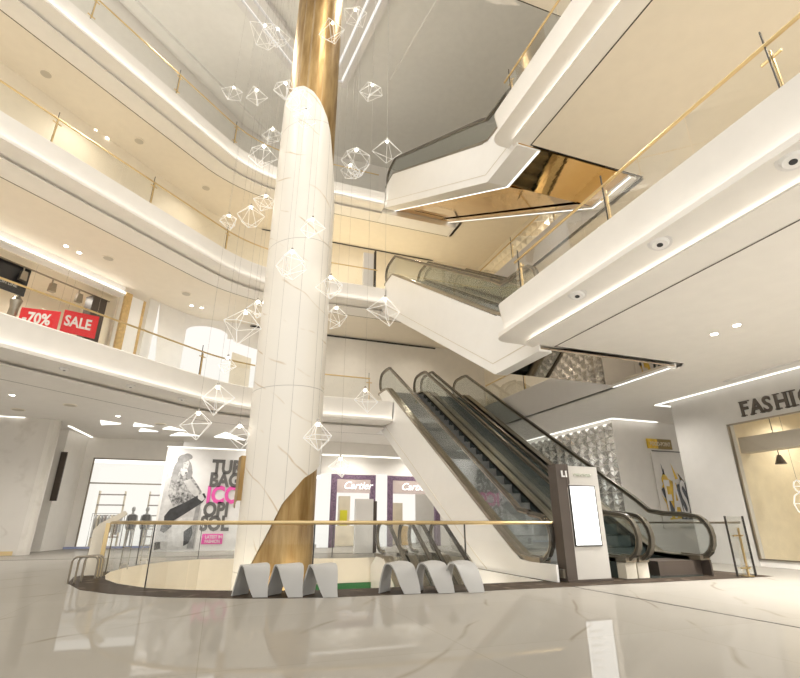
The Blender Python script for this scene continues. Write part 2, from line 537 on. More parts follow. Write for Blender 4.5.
# ------------------------------------------------------------------ walls
def wall_path(C, A0, z0, z1, name, m, b_end=26, b_start=-24, r=3.):
    bi = A0 - C
    t = r * math.tan(R(22.5))
    p = [(b_start, b_start + C)]
    for q in range(9):
        a = R(135 - 45 * q / 8)
        p.append((bi + t + r * math.cos(a), A0 - r + r * math.sin(a)))
    p.append((b_end, A0))
    return struct(MB().strip([(x, y, z0) for x, y in p], [(x, y, z1) for x, y in p]).build(name, m, recalc=False))


wall_path(25.2, 24.75, 3 * H, ZC, 'wall_top', 'wall', b_end=14.2)
wall_path(26.2, 24.75, 2 * H, 3 * H + SOF, 'wall_upper', 'cream', b_end=14.2)
# second storey: the wall stops where the shop begins on the diagonal
p2 = [(-4.05, 22.95), (-3.3, 23.7), (-2.6, 24.3), (-1.9, 24.65), (-1.2, 24.75), (26, 24.75)]
struct(MB().strip([(x, y, H) for x, y in p2], [(x, y, 2 * H + SOF) for x, y in p2]).build('wall_middle', 'wall', recalc=False))
for k in (2, 3):       # shadow gap under the ceiling along the back wall
    struct(MB().box(.5, 11.0, 24.68, 24.74, k * H + SOF - (.12 if k == 2 else .06), k * H + SOF - (.05 if k == 2 else .04)).build('trim_%d' % (43 + k), 'dark'))
struct(MB().box(14.2, 14.4, 8.8, 34, H, ZC).build('wall_right', 'cream'))
struct(MB().box(18, 18.2, -9, 8.8, H, ZC).build('wall_right.001', 'cream'))

# top ceiling with stepped white mouldings that follow the atrium
struct(MB().fill([[(-26, -9), (26, -9), (26, 34), (-26, 34)]], ZC).build('ceiling', 'grey_ceiling'))


def moulding(path, offs, name, m='trim_white'):
    def off(d):
        out = []
        for i, p in enumerate(path):
            a = Vector(path[max(i - 1, 0)]); b = Vector(path[min(i + 1, len(path) - 1)])
            dirs = []
            if i > 0: dirs.append((Vector(p) - a).normalized())
            if i < len(path) - 1: dirs.append((b - Vector(p)).normalized())
            nn = sum([Vector((-d_.y, d_.x)) for d_ in dirs], Vector((0, 0)))
            nn.normalize()
            nn /= max(.3, nn.dot(Vector((-dirs[0].y, dirs[0].x))))
            out.append(Vector(p) + nn * d)
        return out
    return struct(MB().loft([[(q.x, q.y, ZC - dz) for q in off(d)] for d, dz in offs]).build(name, m, recalc=False))


mp_ = [(-19, -1.35), (1.15, 18.75), (3.35, 18.75), (6.4, -4)]
moulding(mp_, [(.55, 0), (.55, .25), (.25, .25), (.25, .12), (.1, .12), (.1, .3), (-.25, .3), (-.25, .1), (-.4, .1), (-.4, .34), (-.75, .34), (-.75, 0)], 'trim_50')
moulding([(6.1, 18.2), (9.2, -4)], [(.2, 0), (.2, .05), (-.2, .05), (-.2, 0)], 'trim_51', 'grey_ceiling')
moulding(mp_, [(.25, .128), (.1, .128)], 'trim_53', 'trim_glow')  # glow strips added so the mouldings read whiter than the ceiling
moulding(mp_, [(-.25, .108), (-.4, .108)], 'trim_54', 'trim_glow')
# dropped border of the top ceiling over the walkway
moulding([(-24, 1.0), (.4, 24.6)], [(.3, 0), (.3, .18), (-.25, .18), (-.25, 0)], 'trim_52', 'grey_ceiling')


# ------------------------------------------------------------------ railings of the upper floors
def fin_post(x, y, z, ang, parent, tall=1.35):
    rot = Matrix.Translation((x, y, z)) @ Matrix.Rotation(ang, 4, 'Z')
    f = MB().box(-.008, .008, -.012, .012, .0, tall, rot)
    o = f.build('post', 'dark', parent)
    p = MB().box(-.02, .02, -.075, -.04, .05, 1.02, rot)
    p.box(-.13, .13, -.06, -.035, .88, .915, rot).box(-.13, .13, -.06, -.035, .13, .165, rot)
    pl = p.build('bracket', 'brass', o)
    return o


def railing(name, label, path, z, posts, group=None, panel=2.4, gmat='glass'):
    r = thing(name, label, 'railing', (path[0][0], path[0][1], z), group)
    MB().tube([(x, y, z + 1.1) for x, y in path], .03, 8).build('handrail', 'brass', r, smooth=True)
    # glass panels between evenly spread joints
    seg, acc = [], 0
    L = [0]
    for i in range(1, len(path)):
        L.append(L[-1] + math.dist(path[i], path[i - 1]))

    def pos(s):
        for i in range(1, len(path)):
            if s <= L[i] + 1e-6:
                f = (s - L[i - 1]) / max(1e-6, L[i] - L[i - 1])
                return (path[i - 1][0] + (path[i][0] - path[i - 1][0]) * f, path[i - 1][1] + (path[i][1] - path[i - 1][1]) * f)
        return path[-1]
    n = max(1, round(L[-1] / panel))
    for i in range(n):
        s0, s1 = L[-1] * i / n + .012, L[-1] * (i + 1) / n - .012
        pp = [pos(s0 + (s1 - s0) * q / 5) for q in range(6)]
        MB().loft([[(x, y, z + .02) for x, y in pp], [(x, y, z + 1.06) for x, y in pp]]).build('glass_panel', gmat, r, recalc=False)
    for (x, y) in posts:
        best = min(range(len(path) - 1), key=lambda i: math.dist(((path[i][0] + path[i + 1][0]) / 2, (path[i][1] + path[i + 1][1]) / 2), (x, y)))
        a, b = path[best], path[best + 1]
        fin_post(x, y, z, math.atan2(b[1] - a[1], b[0] - a[0]), r)
    return r


def on_left(k, bs):
    o = LV[k]['rail']
    pts = left_path(k, o, 0)
    out = []
    for b in bs:
        for i in range(len(pts) - 1):
            if pts[i][0] <= b <= pts[i + 1][0]:
                f = (b - pts[i][0]) / (pts[i + 1][0] - pts[i][0])
                out.append((b, pts[i][1] + (pts[i + 1][1] - pts[i][1]) * f))
                break
    return out


words = {1: 'second floor', 2: 'third floor', 3: 'top floor'}
posts = {1: [-9.2, -1.2, 2.9, 5.55], 2: [-8.6, -6.1, -3.62, -1.0, 3.0], 3: [-8.8, -6.25, -3.64, -1.3, 3.2]}
for k in (1, 2, 3):
    pth = [(x, y) for x, y, z in left_path(k, LV[k]['rail'], 0, b_end=5.6 if k == 1 else 6.1)]
    railing('glass_railing', 'long glass railing with thin brass handrail along the left %s balcony' % words[k], pth, k * H, on_left(k, posts[k]),
            'balcony railings')
    bx = 6.05 if k == 1 else 6.28
    railing('glass_railing', 'straight glass railing with brass handrail on the right %s balcony edge' % words[k],
            [(bx, -8), (bx, 2), (bx, 7.9), (bx, 8.75)], k * H, [(bx, 2.72), (bx, 5.75), (bx, 8.6), (bx, -1)] if k == 1 else [(bx, 5.9), (bx, 8.5), (bx, 2.)], 'balcony railings')
    railing('glass_railing', 'short glass railing with brass handrail beside the escalators on the %s' % words[k],
            [(10.95, 9.0), (10.95, 14), (10.95, 19)], k * H, [(10.95, 10.2), (10.95, 13), (10.95, 16)], 'balcony railings')


# ------------------------------------------------------------------ ground railing round the void
gp = [(6.5, 8.98), (4.5, 8.96), (2.9, 9.02), (1.67, 9.2), (.54, 9.5), (-.35, 9.95), (-1.05, 10.6), (-1.55, 11.3), (-1.95, 12.2), (-2.2, 13.2), (-2.3, 14.2), (-2.25, 15.2),
      (-1.95, 16.5), (-1.3, 17.6), (-.4, 18.35), (1.2, 18.5), (2.7, 18.0), (3.8, 17.45), (5.2, 17.45)]
r = thing('glass_railing', 'curved glass railing with brass handrail round the floor opening', 'railing', (6.5, 8.98, 0))
MB().loft([[(x + dx * .0, y, 1.12 + dz) for x, y in gp] for dx, dz in ((0, .03), (0, -.03))]).bm.free()
rail = MB()
rail.tube([(x, y, 1.11) for x, y in gp], .034, 8)
rail.build('handrail', 'brass', r, smooth=True)
for i in range(len(gp) - 1):
    a, b = Vector((*gp[i], 0)), Vector((*gp[i + 1], 0))
    d = (b - a).normalized() * .01
    a, b = a + d, b - d
    MB().quad(a + Vector((0, 0, .02)), b + Vector((0, 0, .02)), b + Vector((0, 0, 1.07)), a + Vector((0, 0, 1.07))).build('glass_panel', 'glass', r)
for i in (1, 3, 6, 10, 12, 14, 17):
    x, y = gp[i]
    o = MB().box(x - .011, x + .011, y - .011, y + .011, .005, 1.1).build('post', 'dark', r)
for i in (11, 12):      # paired steel uprights with cross bars, left end of the opening
    x, y = gp[i]
    q = MB().box(x + .1, x + .125, y - .2, y - .175, .005, 1.1)
    q.box(x + .28, x + .3, y - .2, y - .175, .005, 1.1)
    for z in (.12, .5, .92):
        q.box(x + .1, x + .3, y - .2, y - .175, z, z + .025)
    q.build('post', 'steel', r)
MB().box(-2.33, -2.25, 13.3, 13.38, .005, 1.1).build('end_post', 'brass', r)

# short rail at the right of the escalators
r = thing('glass_railing', 'short glass railing end with brass post beside the shop opening', 'railing', (11.3, 8.6, 0))
MB().box(10.86, 11.42, 8.55, 8.565, .01, 1.24).build('glass_panel', 'glass', r)
MB().quad((11.35, 8.62, .02), (11.35, 15, .02), (11.35, 15, 1.09), (11.35, 8.62, 1.09)).build('glass_panel', 'glass', r)
MB().tube([(11.35, 8.6, 1.11), (11.35, 15.2, 1.11)], .025).build('handrail', 'bronze', r)
for x in (10.86, 11.42):
    MB().box(x - .012, x + .012, 8.54, 8.575, .01, 1.25).build('edge_strip', 'dark', r)
q = MB().box(11.12, 11.16, 8.5, 8.53, .006, 1.0)
q.box(10.95, 11.24, 8.5, 8.55, .82, .85).box(10.98, 11.24, 8.5, 8.55, .16, .19).box(11.06, 11.22, 8.44, 8.6, .006, .03)
q.build('post', 'brass', r)

# ivory bent panel that closes the railing on the left
r = MB()
pp = [(-2.62, .006), (-2.62, .95), (-2.5, 1.1), (-2.05, 1.37), (-1.98, 1.3), (-2.36, 1.0), (-2.39, .92), (-2.38, .006)]
r.prism(pp, lambda u, v, k: (u, 13.6 + k * .12, v))
tag(r.build('railing_end_panel', 'ivory'), 'ivory bent panel standing at the left end of the ground railing', 'panel')
# bent tube loops
lp_ = thing('tube_rack', 'low rack of three dark bent metal tubes at the left end of the floor opening', 'rack', (-2.4, 12.1, 0))
for q in range(3):
    x0 = -2.56 + q * .085; y0 = 12.0 + q * .12
    pts = [(x0, y0, .006), (x0, y0, .36)]
    for j in range(1, 6):
        a = R(180 - 90 * j / 5); pts.append((x0 + .1 + .1 * math.cos(a), y0, .38 + .1 * math.sin(a)))
    x1 = -2.05 - .03 * (2 - q)
    for j in range(0, 6):
        a = R(90 - 90 * j / 5); pts.append((x1 - .1 + .1 * math.cos(a), y0, .38 + .1 * math.sin(a)))
    pts += [(x1, y0, .08)]
    MB().tube(pts, .02, 8).build('tube_loop', 'bronze', lp_, smooth=True)

# ------------------------------------------------------------------ column
CX, CY = 1.46, 13.28
col = thing('column', 'tall round marble column with gold upper shaft and gold wedges at its foot', 'column', (CX, CY, -H))
fwd = Vector((-CX, -CY)).normalized()       # towards the viewer
rgt = Vector((.942, -.335))


def colp(phi, r, z):
    d = fwd * math.cos(R(phi)) + rgt * math.sin(R(phi))
    return (CX + d.x * r, CY + d.y * r, z)


def interp(tab, x):
    for (x0, y0), (x1, y1) in zip(tab, tab[1:]):
        if x0 <= x <= x1:
            return y0 + (y1 - y0) * (x - x0) / (x1 - x0)
    return tab[-1][1]


TOP = [(-180, 12.4), (-120, 14.0), (-90, 14.7), (-50, 14.75), (-35, 14.8), (-19, 14.7), (0, 14.4), (14, 14.05), (32, 13.45), (43, 12.9), (54, 12.0), (70, 11.0), (90, 9.9), (130, 10.4), (180, 12.4)]
BOT = [(-180, -H), (-42, -H), (-41, .0), (-33, .23), (-14, .83), (5, 1.54), (34, 2.12), (80, 2.5), (110, 2.5), (150, .6), (165, -H), (180, -H)]
bm_ = MB()
phis = [-180 + 4 * i for i in range(91)]
rows = []
for ph in phis:
    zt, zb = interp(TOP, ph), interp(BOT, ph)
    rr = lambda z: .985 - .005 * z / 6
    c = [colp(ph, .945, zb)] + [colp(ph, rr(zb + (zt - zb) * j / 14), zb + (zt - zb) * j / 14) for j in range(15)] + [colp(ph, .90, zt)]
    rows.append(c)
bm_.loft(rows)
sh = bm_.build('marble_cladding', 'column', col, smooth=True)
sh.data.transform(Matrix.Translation((-CX, -CY, 0)))
sh.matrix_parent_inverse = Matrix.Translation((CX, CY, 0)) if False else sh.matrix_parent_inverse
sh.location = (CX, CY, 0)
core = MB()
core.loft([[colp(ph, .93 - .0045 * z, z) for z in (-H, 0, 6, 12, 18, ZC)] for ph in [-180 + 6 * i for i in range(61)]])
core.build('gold_core', 'gold', col, smooth=True)
fin = MB()
fin.loft([[colp(ph, 1.1, z) for ph in (-100, -90, -80, -70)] for z in ()] or
         [[colp(-104, 1.16, 1.45), colp(-104, 1.16, 2.68)], [colp(-90, 1.15, 1.47), colp(-90, 1.15, 2.70)], [colp(-74, 1.10, 1.62), colp(-74, 1.10, 2.72)],
          [colp(-74, .97, 1.62), colp(-74, .97, 2.72)]])
fin.build('gold_wedge', 'gold', col)
MB().disc((CX, CY), 1.25, -H + .005, -H + .25, 40).build('base', 'white', col)


# ------------------------------------------------------------------ escalators
def path_esc(zlo, zhi, alo, sl=.645):
    """deck line (y, z) of one escalator."""
    a1 = alo + 1.5
    a2 = a1 + (zhi - zlo + .1) / sl
    return a1, a2


def escalator(label, x0, x1, zlo, alo, end_lo, group, side_l=True, side_r=True, n_steps=24, top_ext=1.2, glassm='glass_grey', rise=H + .1, run_sl=.645, body=2.15, mirror=None, flat_body=True, end_lo_r=None, under=None, clad_r='white', glow_l=False, lip=.34, base=None, step_m='step'):
    t = thing('escalator', label, 'escalator', ((x0 + x1) / 2, alo, zlo), group)
    zd = zlo + .42
    a1 = 10.2 - 8.75 + alo
    a2 = a1 + rise / run_sl
    zt = zd + rise
    a3 = a2 + top_ext

    def deck(lo, d=0.):
        return [(lo, zd + d), (a1 - .45, zd + d), (a1, zd + d + .03), (a1 + .5, zd + .5 * run_sl - .0 + d), (a2 - .5, zt - .5 * run_sl + d), (a2 - .05, zt - .04 + d), (a2 + .4, zt + d), (a3, zt + d)]
    hw = .14
    # balustrades
    for (xc, lo) in ((x0 + hw, end_lo), (x1 - hw, end_lo if end_lo_r is None else end_lo_r)):
        top = deck(lo + .45, .96)
        top[0] = (lo + .45, zd + .90)
        hr = []
        cz, cr = zd + .40, .46
        for j in range(9):
            a = R(-90 - 180 * j / 8)
            hr.append((lo + .42 + cr * math.cos(a) * .95, cz + cr * math.sin(a)))
        hr = [(lo + .9, zd - .04)] + hr
        hr += [(lo + .75, zd + .90), (a1 - .35, zd + .92), (a1 + .1, zd + .99)] + [(a1 + .5, zd + .5 * run_sl + .96), (a2 - .6, zt - .6 * run_sl + .96), (a2 - .1, zt + .90), (a2 + .35, zt + .95)]
        hr += [(a3 - .3, zt + .95)]
        for j in range(1, 9):
            a = R(90 - 180 * j / 8)
            hr.append((a3 - .3 + .44 * math.cos(a), zt + .50 + .45 * math.sin(a)))
        hr += [(a3 - .6, zt + .04)]
        # glass inside the rail loop
        poly = [(y, max(z, 0)) if False else (y, z) for y, z in hr]
        low = deck(lo + .5, .02)[1:-1]
        gpoly = [(y, z) for y, z in hr[1:-1]] + [(a2 + .4, zt + .03), (a2 - .05, zt - .02), (a2 - .5, zt - .5 * run_sl + .02), (a1 + .5, zd + .5 * run_sl + .02), (a1, zd + .04), (a1 - .45, zd + .02)]
        MB().prism_yz(gpoly, xc - .006, xc + .006).build('glass_balustrade', glassm, t)
        # handrail: flat oval belt swept along the loop
        hb = MB()
        P = [Vector((xc, y, z)) for y, z in hr]
        loops = [[], [], [], []]
        for i, p in enumerate(P):
            d = (P[min(i + 1, len(P) - 1)] - P[max(i - 1, 0)]).normalized()
            n = Vector((1, 0, 0)).cross(d)
            for q, (w, h_) in enumerate(((-.05, -.035), (.05, -.035), (.05, .035), (-.05, .035))):
                loops[q].append(p + Vector((w, 0, 0)) + n * h_)
        hb.loft(loops, closed_profile=True)
        hb.build('handrail', 'handrail', t, smooth=True)
        # bright trim under the belt
        hb = MB()
        loops = [[], [], [], []]
        for i, p in enumerate(P):
            d = (P[min(i + 1, len(P) - 1)] - P[max(i - 1, 0)]).normalized()
            n = Vector((1, 0, 0)).cross(d)
            if n.dot(Vector((0, 0, 1))) < 0: pass
            for q, (w, h_) in enumerate(((-.03, -.075), (.03, -.075), (.03, -.035), (-.03, -.035))):
                loops[q].append(p + Vector((w, 0, 0)) + n * h_ * (1))
        hb.loft(loops, closed_profile=True)
        hb.build('handrail_guide', 'bronze', t, smooth=True)
        # deck cover either side of the glass
        dk = MB()
        D = deck(lo + .3)
        dk.loft([[(xc - hw, y, z - .10) for y, z in D], [(xc - hw, y, z) for y, z in D], [(xc + hw, y, z) for y, z in D], [(xc + hw, y, z - .10) for y, z in D]], closed_profile=True)
        dk.build('deck_cover', 'bronze', t)
        # skirt inside
        sx = xc + hw - .012 if xc < (x0 + x1) / 2 else xc - hw
        D2 = deck(lo + .6)
        MB().loft([[(sx, y, z - .45) for y, z in D2], [(sx, y, z - .02) for y, z in D2], [(sx + .012, y, z - .02) for y, z in D2], [(sx + .012, y, z - .45) for y, z in D2]], closed_profile=True).build('skirt_panel', 'skirt', t)
    xi0, xi1 = x0 + 2 * hw, x1 - 2 * hw
    # plates at both landings
    MB().box(xi0, xi1, max(end_lo, end_lo if end_lo_r is None else end_lo_r) + .3, a1 - .3, zlo + .005, zlo + .02).build('landing_plate', 'skirt', t)
    MB().box(xi0, xi1, a2 + .2, a3 + .5, zlo + rise - .06, zlo + rise + .03).build('landing_plate', 'step', t)
    # steps: one mesh, many copies
    if n_steps:
        run = (a2 - a1 + .3) / n_steps
        rz = run * run_sl
        st = MB().box(xi0 + .01, xi1 - .01, a1 - .1, a1 - .1 + run, zlo - .02, zlo - .02 + rz * .96)
        rib = 14
        for q in range(rib):
            xx = xi0 + .03 + (xi1 - xi0 - .06) * q / (rib - 1)
            st.box(xx - .012, xx + .012, a1 - .1, a1 - .1 + run, zlo - .02 + rz * .96, zlo + rz * .96)
        s0 = st.build('step', step_m, t)
        for i in range(1, n_steps):
            c = s0.copy()
            COL.objects.link(c)
            c.parent = t
            c.matrix_parent_inverse = s0.matrix_parent_inverse.copy()
            c.location = (0, run * i, rz * i)
    # truss body
    if flat_body:
        outline = [(alo, zd - .1), (a1 - .3, zd - .1), (a1 + .3, zd + .3 * run_sl - .12), (a2, zt - .1), (a3 - .2, zt - .1), (under[2], zlo + rise - .02), (under[2], under[3]), (under[0], under[1]), (alo, under[1])]
    else:
        outline = [(alo + .18, zd - .1), (a1 - .3, zd - .1), (a1 + .3, zd + .3 * run_sl - .12), (a2, zt - .1), (a3 - .2, zt - .1), (under[2], zlo + rise - .02), (under[2], under[3]), (under[0], zlo + .008), (alo + .18, zlo + .008)]
    yu, zu, ye, ze = under

    def side(xa, xb, xg, m_):
        MB().prism_yz(outline, xa, xb).build('truss_cladding', m_, t)
        # groove above the lower edge
        if flat_body:
            f = [(ye - .1, ze + .36), (yu + .08, zu + .32), (alo + .05, zu + .32)]
        else:
            f = [(ye - .1, ze + .40), (yu + .12, zlo + .36), (yu - .5, zlo + .03)]
        g = MB().loft([[(xg - .004, y, z - .012) for y, z in f], [(xg - .004, y, z + .012) for y, z in f], [(xg + .004, y, z + .012) for y, z in f], [(xg + .004, y, z - .012) for y, z in f]], closed_profile=True)
        g.build('groove', 'ivory', t)
    if side_l: side(x0, x0 + .05, x0 - .002, 'white')
    if side_r: side(x1 - .05, x1, x1 + .002, clad_r)
    # underside lining and recessed mirror
    bx0, bx1 = x0 + (.05 if side_l else -.03), x1 + (-.05 if side_r else .03)
    low = [(alo, zu + .06), (yu, zu + .06), (ye, ze + .06)]
    if flat_body:
        MB().loft([[(bx0, y, z) for y, z in low], [(bx1, y, z) for y, z in low], [(bx1, y, z + .04) for y, z in low], [(bx0, y, z + .04) for y, z in low]], closed_profile=True).build('soffit_panel', mirror or 'white', t)
        if mirror == 'gold_mirror':     # deep gold border along the inclined recess
            for xa, xb in (((x0 + lip, x0 + lip + .55),) if side_l else ()) + (((x1 - .85, x1 - .3),) if side_r else ()):
                lo2 = low[1:]
                MB().loft([[(xa, y, z - .05) for y, z in lo2], [(xb, y, z - .012) for y, z in lo2]]).build('gold_border', 'gold_bright', t)
            MB().loft([[(bx0, y, z - .02) for y, z in ((ye - 1.3, ze + .06 - 1.3 * .585), (ye - .15, ze + .06 - .15 * .585))], [(bx1, y, z - .02) for y, z in ((ye - 1.3, ze + .06 - 1.3 * .585), (ye - .15, ze + .06 - .15 * .585))]]).build('gold_border', 'gold_bright', t)
        MB().box(bx0, bx1, ye - .05, ye, ze + .05, zlo + rise - .05).build('end_panel', 'white', t)
        for lx, glow in (((x0 + .05, x0 + lip) if side_l else None, glow_l), ((x1 - .3, x1 - .05) if side_r else None, True)):
            if lx:
                MB().loft([[(lx[0], y, z - .06) for y, z in low], [(lx[1], y, z - .06) for y, z in low], [(lx[1], y, z) for y, z in low], [(lx[0], y, z) for y, z in low]], closed_profile=True).build('soffit_trim', 'white', t)
                if glow:
                    ex = lx[1] - .06 if lx[0] < (x0 + x1) / 2 else lx[0] + .06
                    MB().loft([[(ex - .03, y, z - .066) for y, z in low], [(ex + .03, y, z - .066) for y, z in low], [(ex + .03, y, z - .06) for y, z in low], [(ex - .03, y, z - .06) for y, z in low]], closed_profile=True).build('light_strip', 'line', t)
    else:
        MB().loft([[(bx0, y, z) for y, z in low[1:]], [(bx1, y, z) for y, z in low[1:]]]).build('soffit_panel', mirror or 'white', t)
    for (xa, xb, mm) in base or ():
        MB().box(xa, xb, 9.0 if mm == 'ivory' else 9.15, 9.9, zlo + .008, zlo + .31).build('newel_base', mm, t)
    return t


XL0, XL1, XR0, XR1 = 6.5, 8.52, 8.58, 10.62
grp = 'escalators between the floors'
escalator('lowest escalator rising from the ground floor with white left side, nearest the column', XL0, XL1, 0, 8.8, 9.22, grp, side_l=True, side_r=False, flat_body=False, end_lo_r=8.65, n_steps=24, rise=H + .5, under=(12.3, 0, 20.7, 4.9), base=[(8.25, 8.53, 'ivory')])
escalator('dark escalator rising from the ground floor on the right of the white-sided one', XR0, XR1, 0, 8.75, 8.65, grp, side_l=False, side_r=True, flat_body=False, n_steps=24, rise=H + .5, step_m='step_dark', under=(12.3, 0, 20.7, 4.9), clad_r='brown', base=[(8.57, 8.86, 'ivory'), (9.3, 10.55, 'brown')])
escalator('white-sided escalator from the second floor to the third floor, facing the atrium', XL0, XL1, H, 8.78, 8.75, grp, side_r=False, mirror='bronze_mirror', n_steps=24, rise=H + .05, under=(10.75, 4.77, 20.7, 10.7))
escalator('inner escalator between second and third floor, bronze mirror underneath', XR0, XR1, H, 8.78, 8.75, grp, side_l=False, mirror='bronze_mirror', n_steps=24, rise=H + .05, under=(10.75, 4.77, 20.7, 10.7))
escalator('highest white-sided escalator reaching the top floor, gold underside', XL0, XL1, 2 * H, 8.78, 8.75, grp, side_r=False, mirror='gold_mirror', n_steps=24, rise=H + .05, under=(10.4, 10.70, 21.0, 16.95), glow_l=True, lip=.75)
escalator('inner escalator reaching the top floor, gold mirror underneath', XR0, XR1, 2 * H, 8.78, 8.75, grp, side_l=False, mirror='gold_mirror', n_steps=24, rise=H + .05, under=(10.4, 10.70, 21.0, 16.95))
# the pair going down
a_off = 17.2 - (10.2 - 8.75) - (H) / .645 - 1.0
escalator('escalator going down from the far edge of the floor opening, nearer the column', 5.08, 6.15, -H, a_off, a_off, 'escalators going down', side_r=False, n_steps=24, rise=H - .25, glassm='glass', top_ext=1.0, under=(a_off + 2.2, -H - 1.0, 17.3, -1.2))
escalator('escalator going down from the far edge of the floor opening, nearer the white truss', 6.23, 7.30, -H, a_off, a_off, 'escalators going down', side_l=False, n_steps=24, rise=H - .25, glassm='glass', top_ext=1.0, under=(a_off + 2.2, -H - 1.0, 17.3, -1.2))

# ------------------------------------------------------------------ directory stand
k = thing('directory_stand', 'tall floor directory with glowing white screen and brown side panel', 'directory', (7.2, 9.0, 0))
KA = 8.86
MB().box(6.90, 7.74, KA + .02, KA + .26, .05, 2.25).build('front_panel', 'kiosk', k)
q = MB().box(6.66, 6.90, KA, KA + .28, .05, 2.28)
q.prism_m([(6.89, 1.78), (6.92, 1.84), (6.97, 1.89), (6.97, 2.28), (6.89, 2.28)], at(FRONT, 0, KA + .015, 0), -.01, .02)
q.build('side_panel', 'brown', k)
MB().box(6.66, 7.76, KA - .02, KA + .28, .007, .05).build('plinth', 'brown', k)
text_obj('level_mark', 'L1', .17, at(FRONT, 6.77, KA - .012, 2.02), 'paper', k, bold=.008)
text_obj('heading', 'DIRECTORY', .085, at(FRONT, 7.10, KA + .012, 2.04), 'dim', k, sx=1.0)
scr = MB().box(6.96, 7.58, KA - .01, KA + .02, .68, 1.83).build('screen', 'screen', k)
q = MB()
for x0, x1, z0, z1 in ((6.935, 7.605, .655, .68), (6.935, 7.605, 1.83, 1.85), (6.935, 6.96, .66, 1.85), (7.58, 7.605, .66, 1.85)):
    q.box(x0, x1, KA - .006, KA + .02, z0, z1)
q.build('screen_frame', 'dark', k)
text_obj('screen_heading', 'FLOORS', .11, at(FRONT, 6.99, KA - .016, 1.64), 'dim', scr, depth=.002)
for i, wd in enumerate((.24, .2, .22, .26, .25, .3)):
    z = 1.44 - i * .12
    MB().box(7.02, 7.02 + wd, KA - .018, KA - .0105, z, z + .014).build('screen_line', 'dim', scr)
MB().box(6.61, 6.659, KA + .04, KA + .2, .08, .24).build('service_box', 'bronze', k)

# ------------------------------------------------------------------ twisted ribbon benches
def bez(pts, n=18):
    out = []
    m_ = len(pts) - 1
    for i in range(n + 1):
        t = i / n * m_
        j = min(int(t), m_ - 1); f = t - j
        p0, p1, p2, p3 = [Vector(pts[max(0, min(m_, q))]) for q in (j - 1, j, j + 1, j + 2)]
        out.append(.5 * ((2 * p1) + (p2 - p0) * f + (2 * p0 - 5 * p1 + 4 * p2 - p3) * f * f + (3 * p1 - p0 - 3 * p2 + p3) * f ** 3))
    return out


def bench(x, y, ang, label, group, wide=False):
    if wide:
        e1 = [(-.14, .13, .008), (-.12, .12, .2), (-.07, .05, .42), (-.02, .01, .462), (.05, 0, .43), (.11, -.02, .32), (.19, -.03, .14), (.26, -.04, .008)]
        e2 = [(.08, .46, .008), (.09, .46, .22), (.14, .46, .42), (.22, .45, .465), (.38, .30, .462), (.46, .15, .40), (.52, .04, .17), (.54, 0, .008)]
    else:
        e1 = [(-.14, .13, .008), (-.10, .12, .2), (-.03, .05, .43), (.0, .02, .463), (.05, 0, .42), (.11, -.02, .28), (.19, -.03, .11), (.25, -.03, .008)]
        e2 = [(.02, .46, .008), (.06, .46, .22), (.13, .45, .42), (.24, .40, .465), (.40, .24, .462), (.445, .12, .32), (.455, .04, .15), (.475, .0, .008)]
    A, B = bez(e1), bez(e2)
    rows = [[a.lerp(b, f) for f in (0, .25, .5, .75, 1)] for a, b in zip(A, B)]
    m = MB()
    rot = Matrix.Translation((x, y, 0)) @ Matrix.Rotation(ang, 4, 'Z')
    n = len(rows)
    vs = []
    for i in range(n):
        vr = []
        for j in range(5):
            du = rows[min(i + 1, n - 1)][j] - rows[max(i - 1, 0)][j]
            dv = rows[i][min(j + 1, 4)] - rows[i][max(j - 1, 0)]
            nn = du.cross(dv).normalized() * .012
            p, q2 = rows[i][j] + nn, rows[i][j] - nn
            if i in (0, n - 1):
                p.z = q2.z = .008
            vr.append((m.bm.verts.new(rot @ p), m.bm.verts.new(rot @ q2)))
        vs.append(vr)
    F = m.bm.faces.new
    for i in range(n - 1):
        for j in range(4):
            a, b, c, d = vs[i][j], vs[i][j + 1], vs[i + 1][j + 1], vs[i + 1][j]
            F((a[0], b[0], c[0], d[0])); F((a[1], d[1], c[1], b[1]))
        for j, fl in ((0, 0), (4, 1)):
            a, d = vs[i][j], vs[i + 1][j]
            F((a[0], a[1], d[1], d[0]))
    for i in (0, n - 1):
        for j in range(4):
            a, b = vs[i][j], vs[i][j + 1]
            F((a[0], a[1], b[1], b[0]))
    o = m.build('bench', 'bench', smooth=True)
    return tag(o, label, 'bench', group)


ang = math.atan2(8.54 - 9.10, 1.95 - .39)
for i, lab in enumerate(('grey twisted ribbon bench, leftmost of the three below the gold wedge', 'grey twisted ribbon bench, middle one of the three below the gold wedge',
                         'grey twisted ribbon bench, rightmost of the three below the gold wedge')):
    d = .555 * i
    bench(.47 + d * math.cos(ang), 8.98 + d * math.sin(ang), ang, lab, 'twisted benches by the column')
ang = math.atan2(8.41 - 8.77, 4.47 - 2.69)
for i, lab in enumerate(('wide arched grey ribbon bench, leftmost of the three before the descending escalators', 'arched grey ribbon bench, middle of the three before the descending escalators',
                         'arched grey ribbon bench before the white truss, last of its three')):
    d = (0, .58, 1.1)[i]
    bench(2.83 + d * math.cos(ang), 8.52 + d * math.sin(ang), ang, lab, 'twisted benches by the descending escalators', wide=True)

# ------------------------------------------------------------------ pendants
PITCH, YAW, FPX, CAMH = R(20.7), R(19.6), 484.5, 1.12
cb, sb = math.cos(YAW), math.sin(YAW)


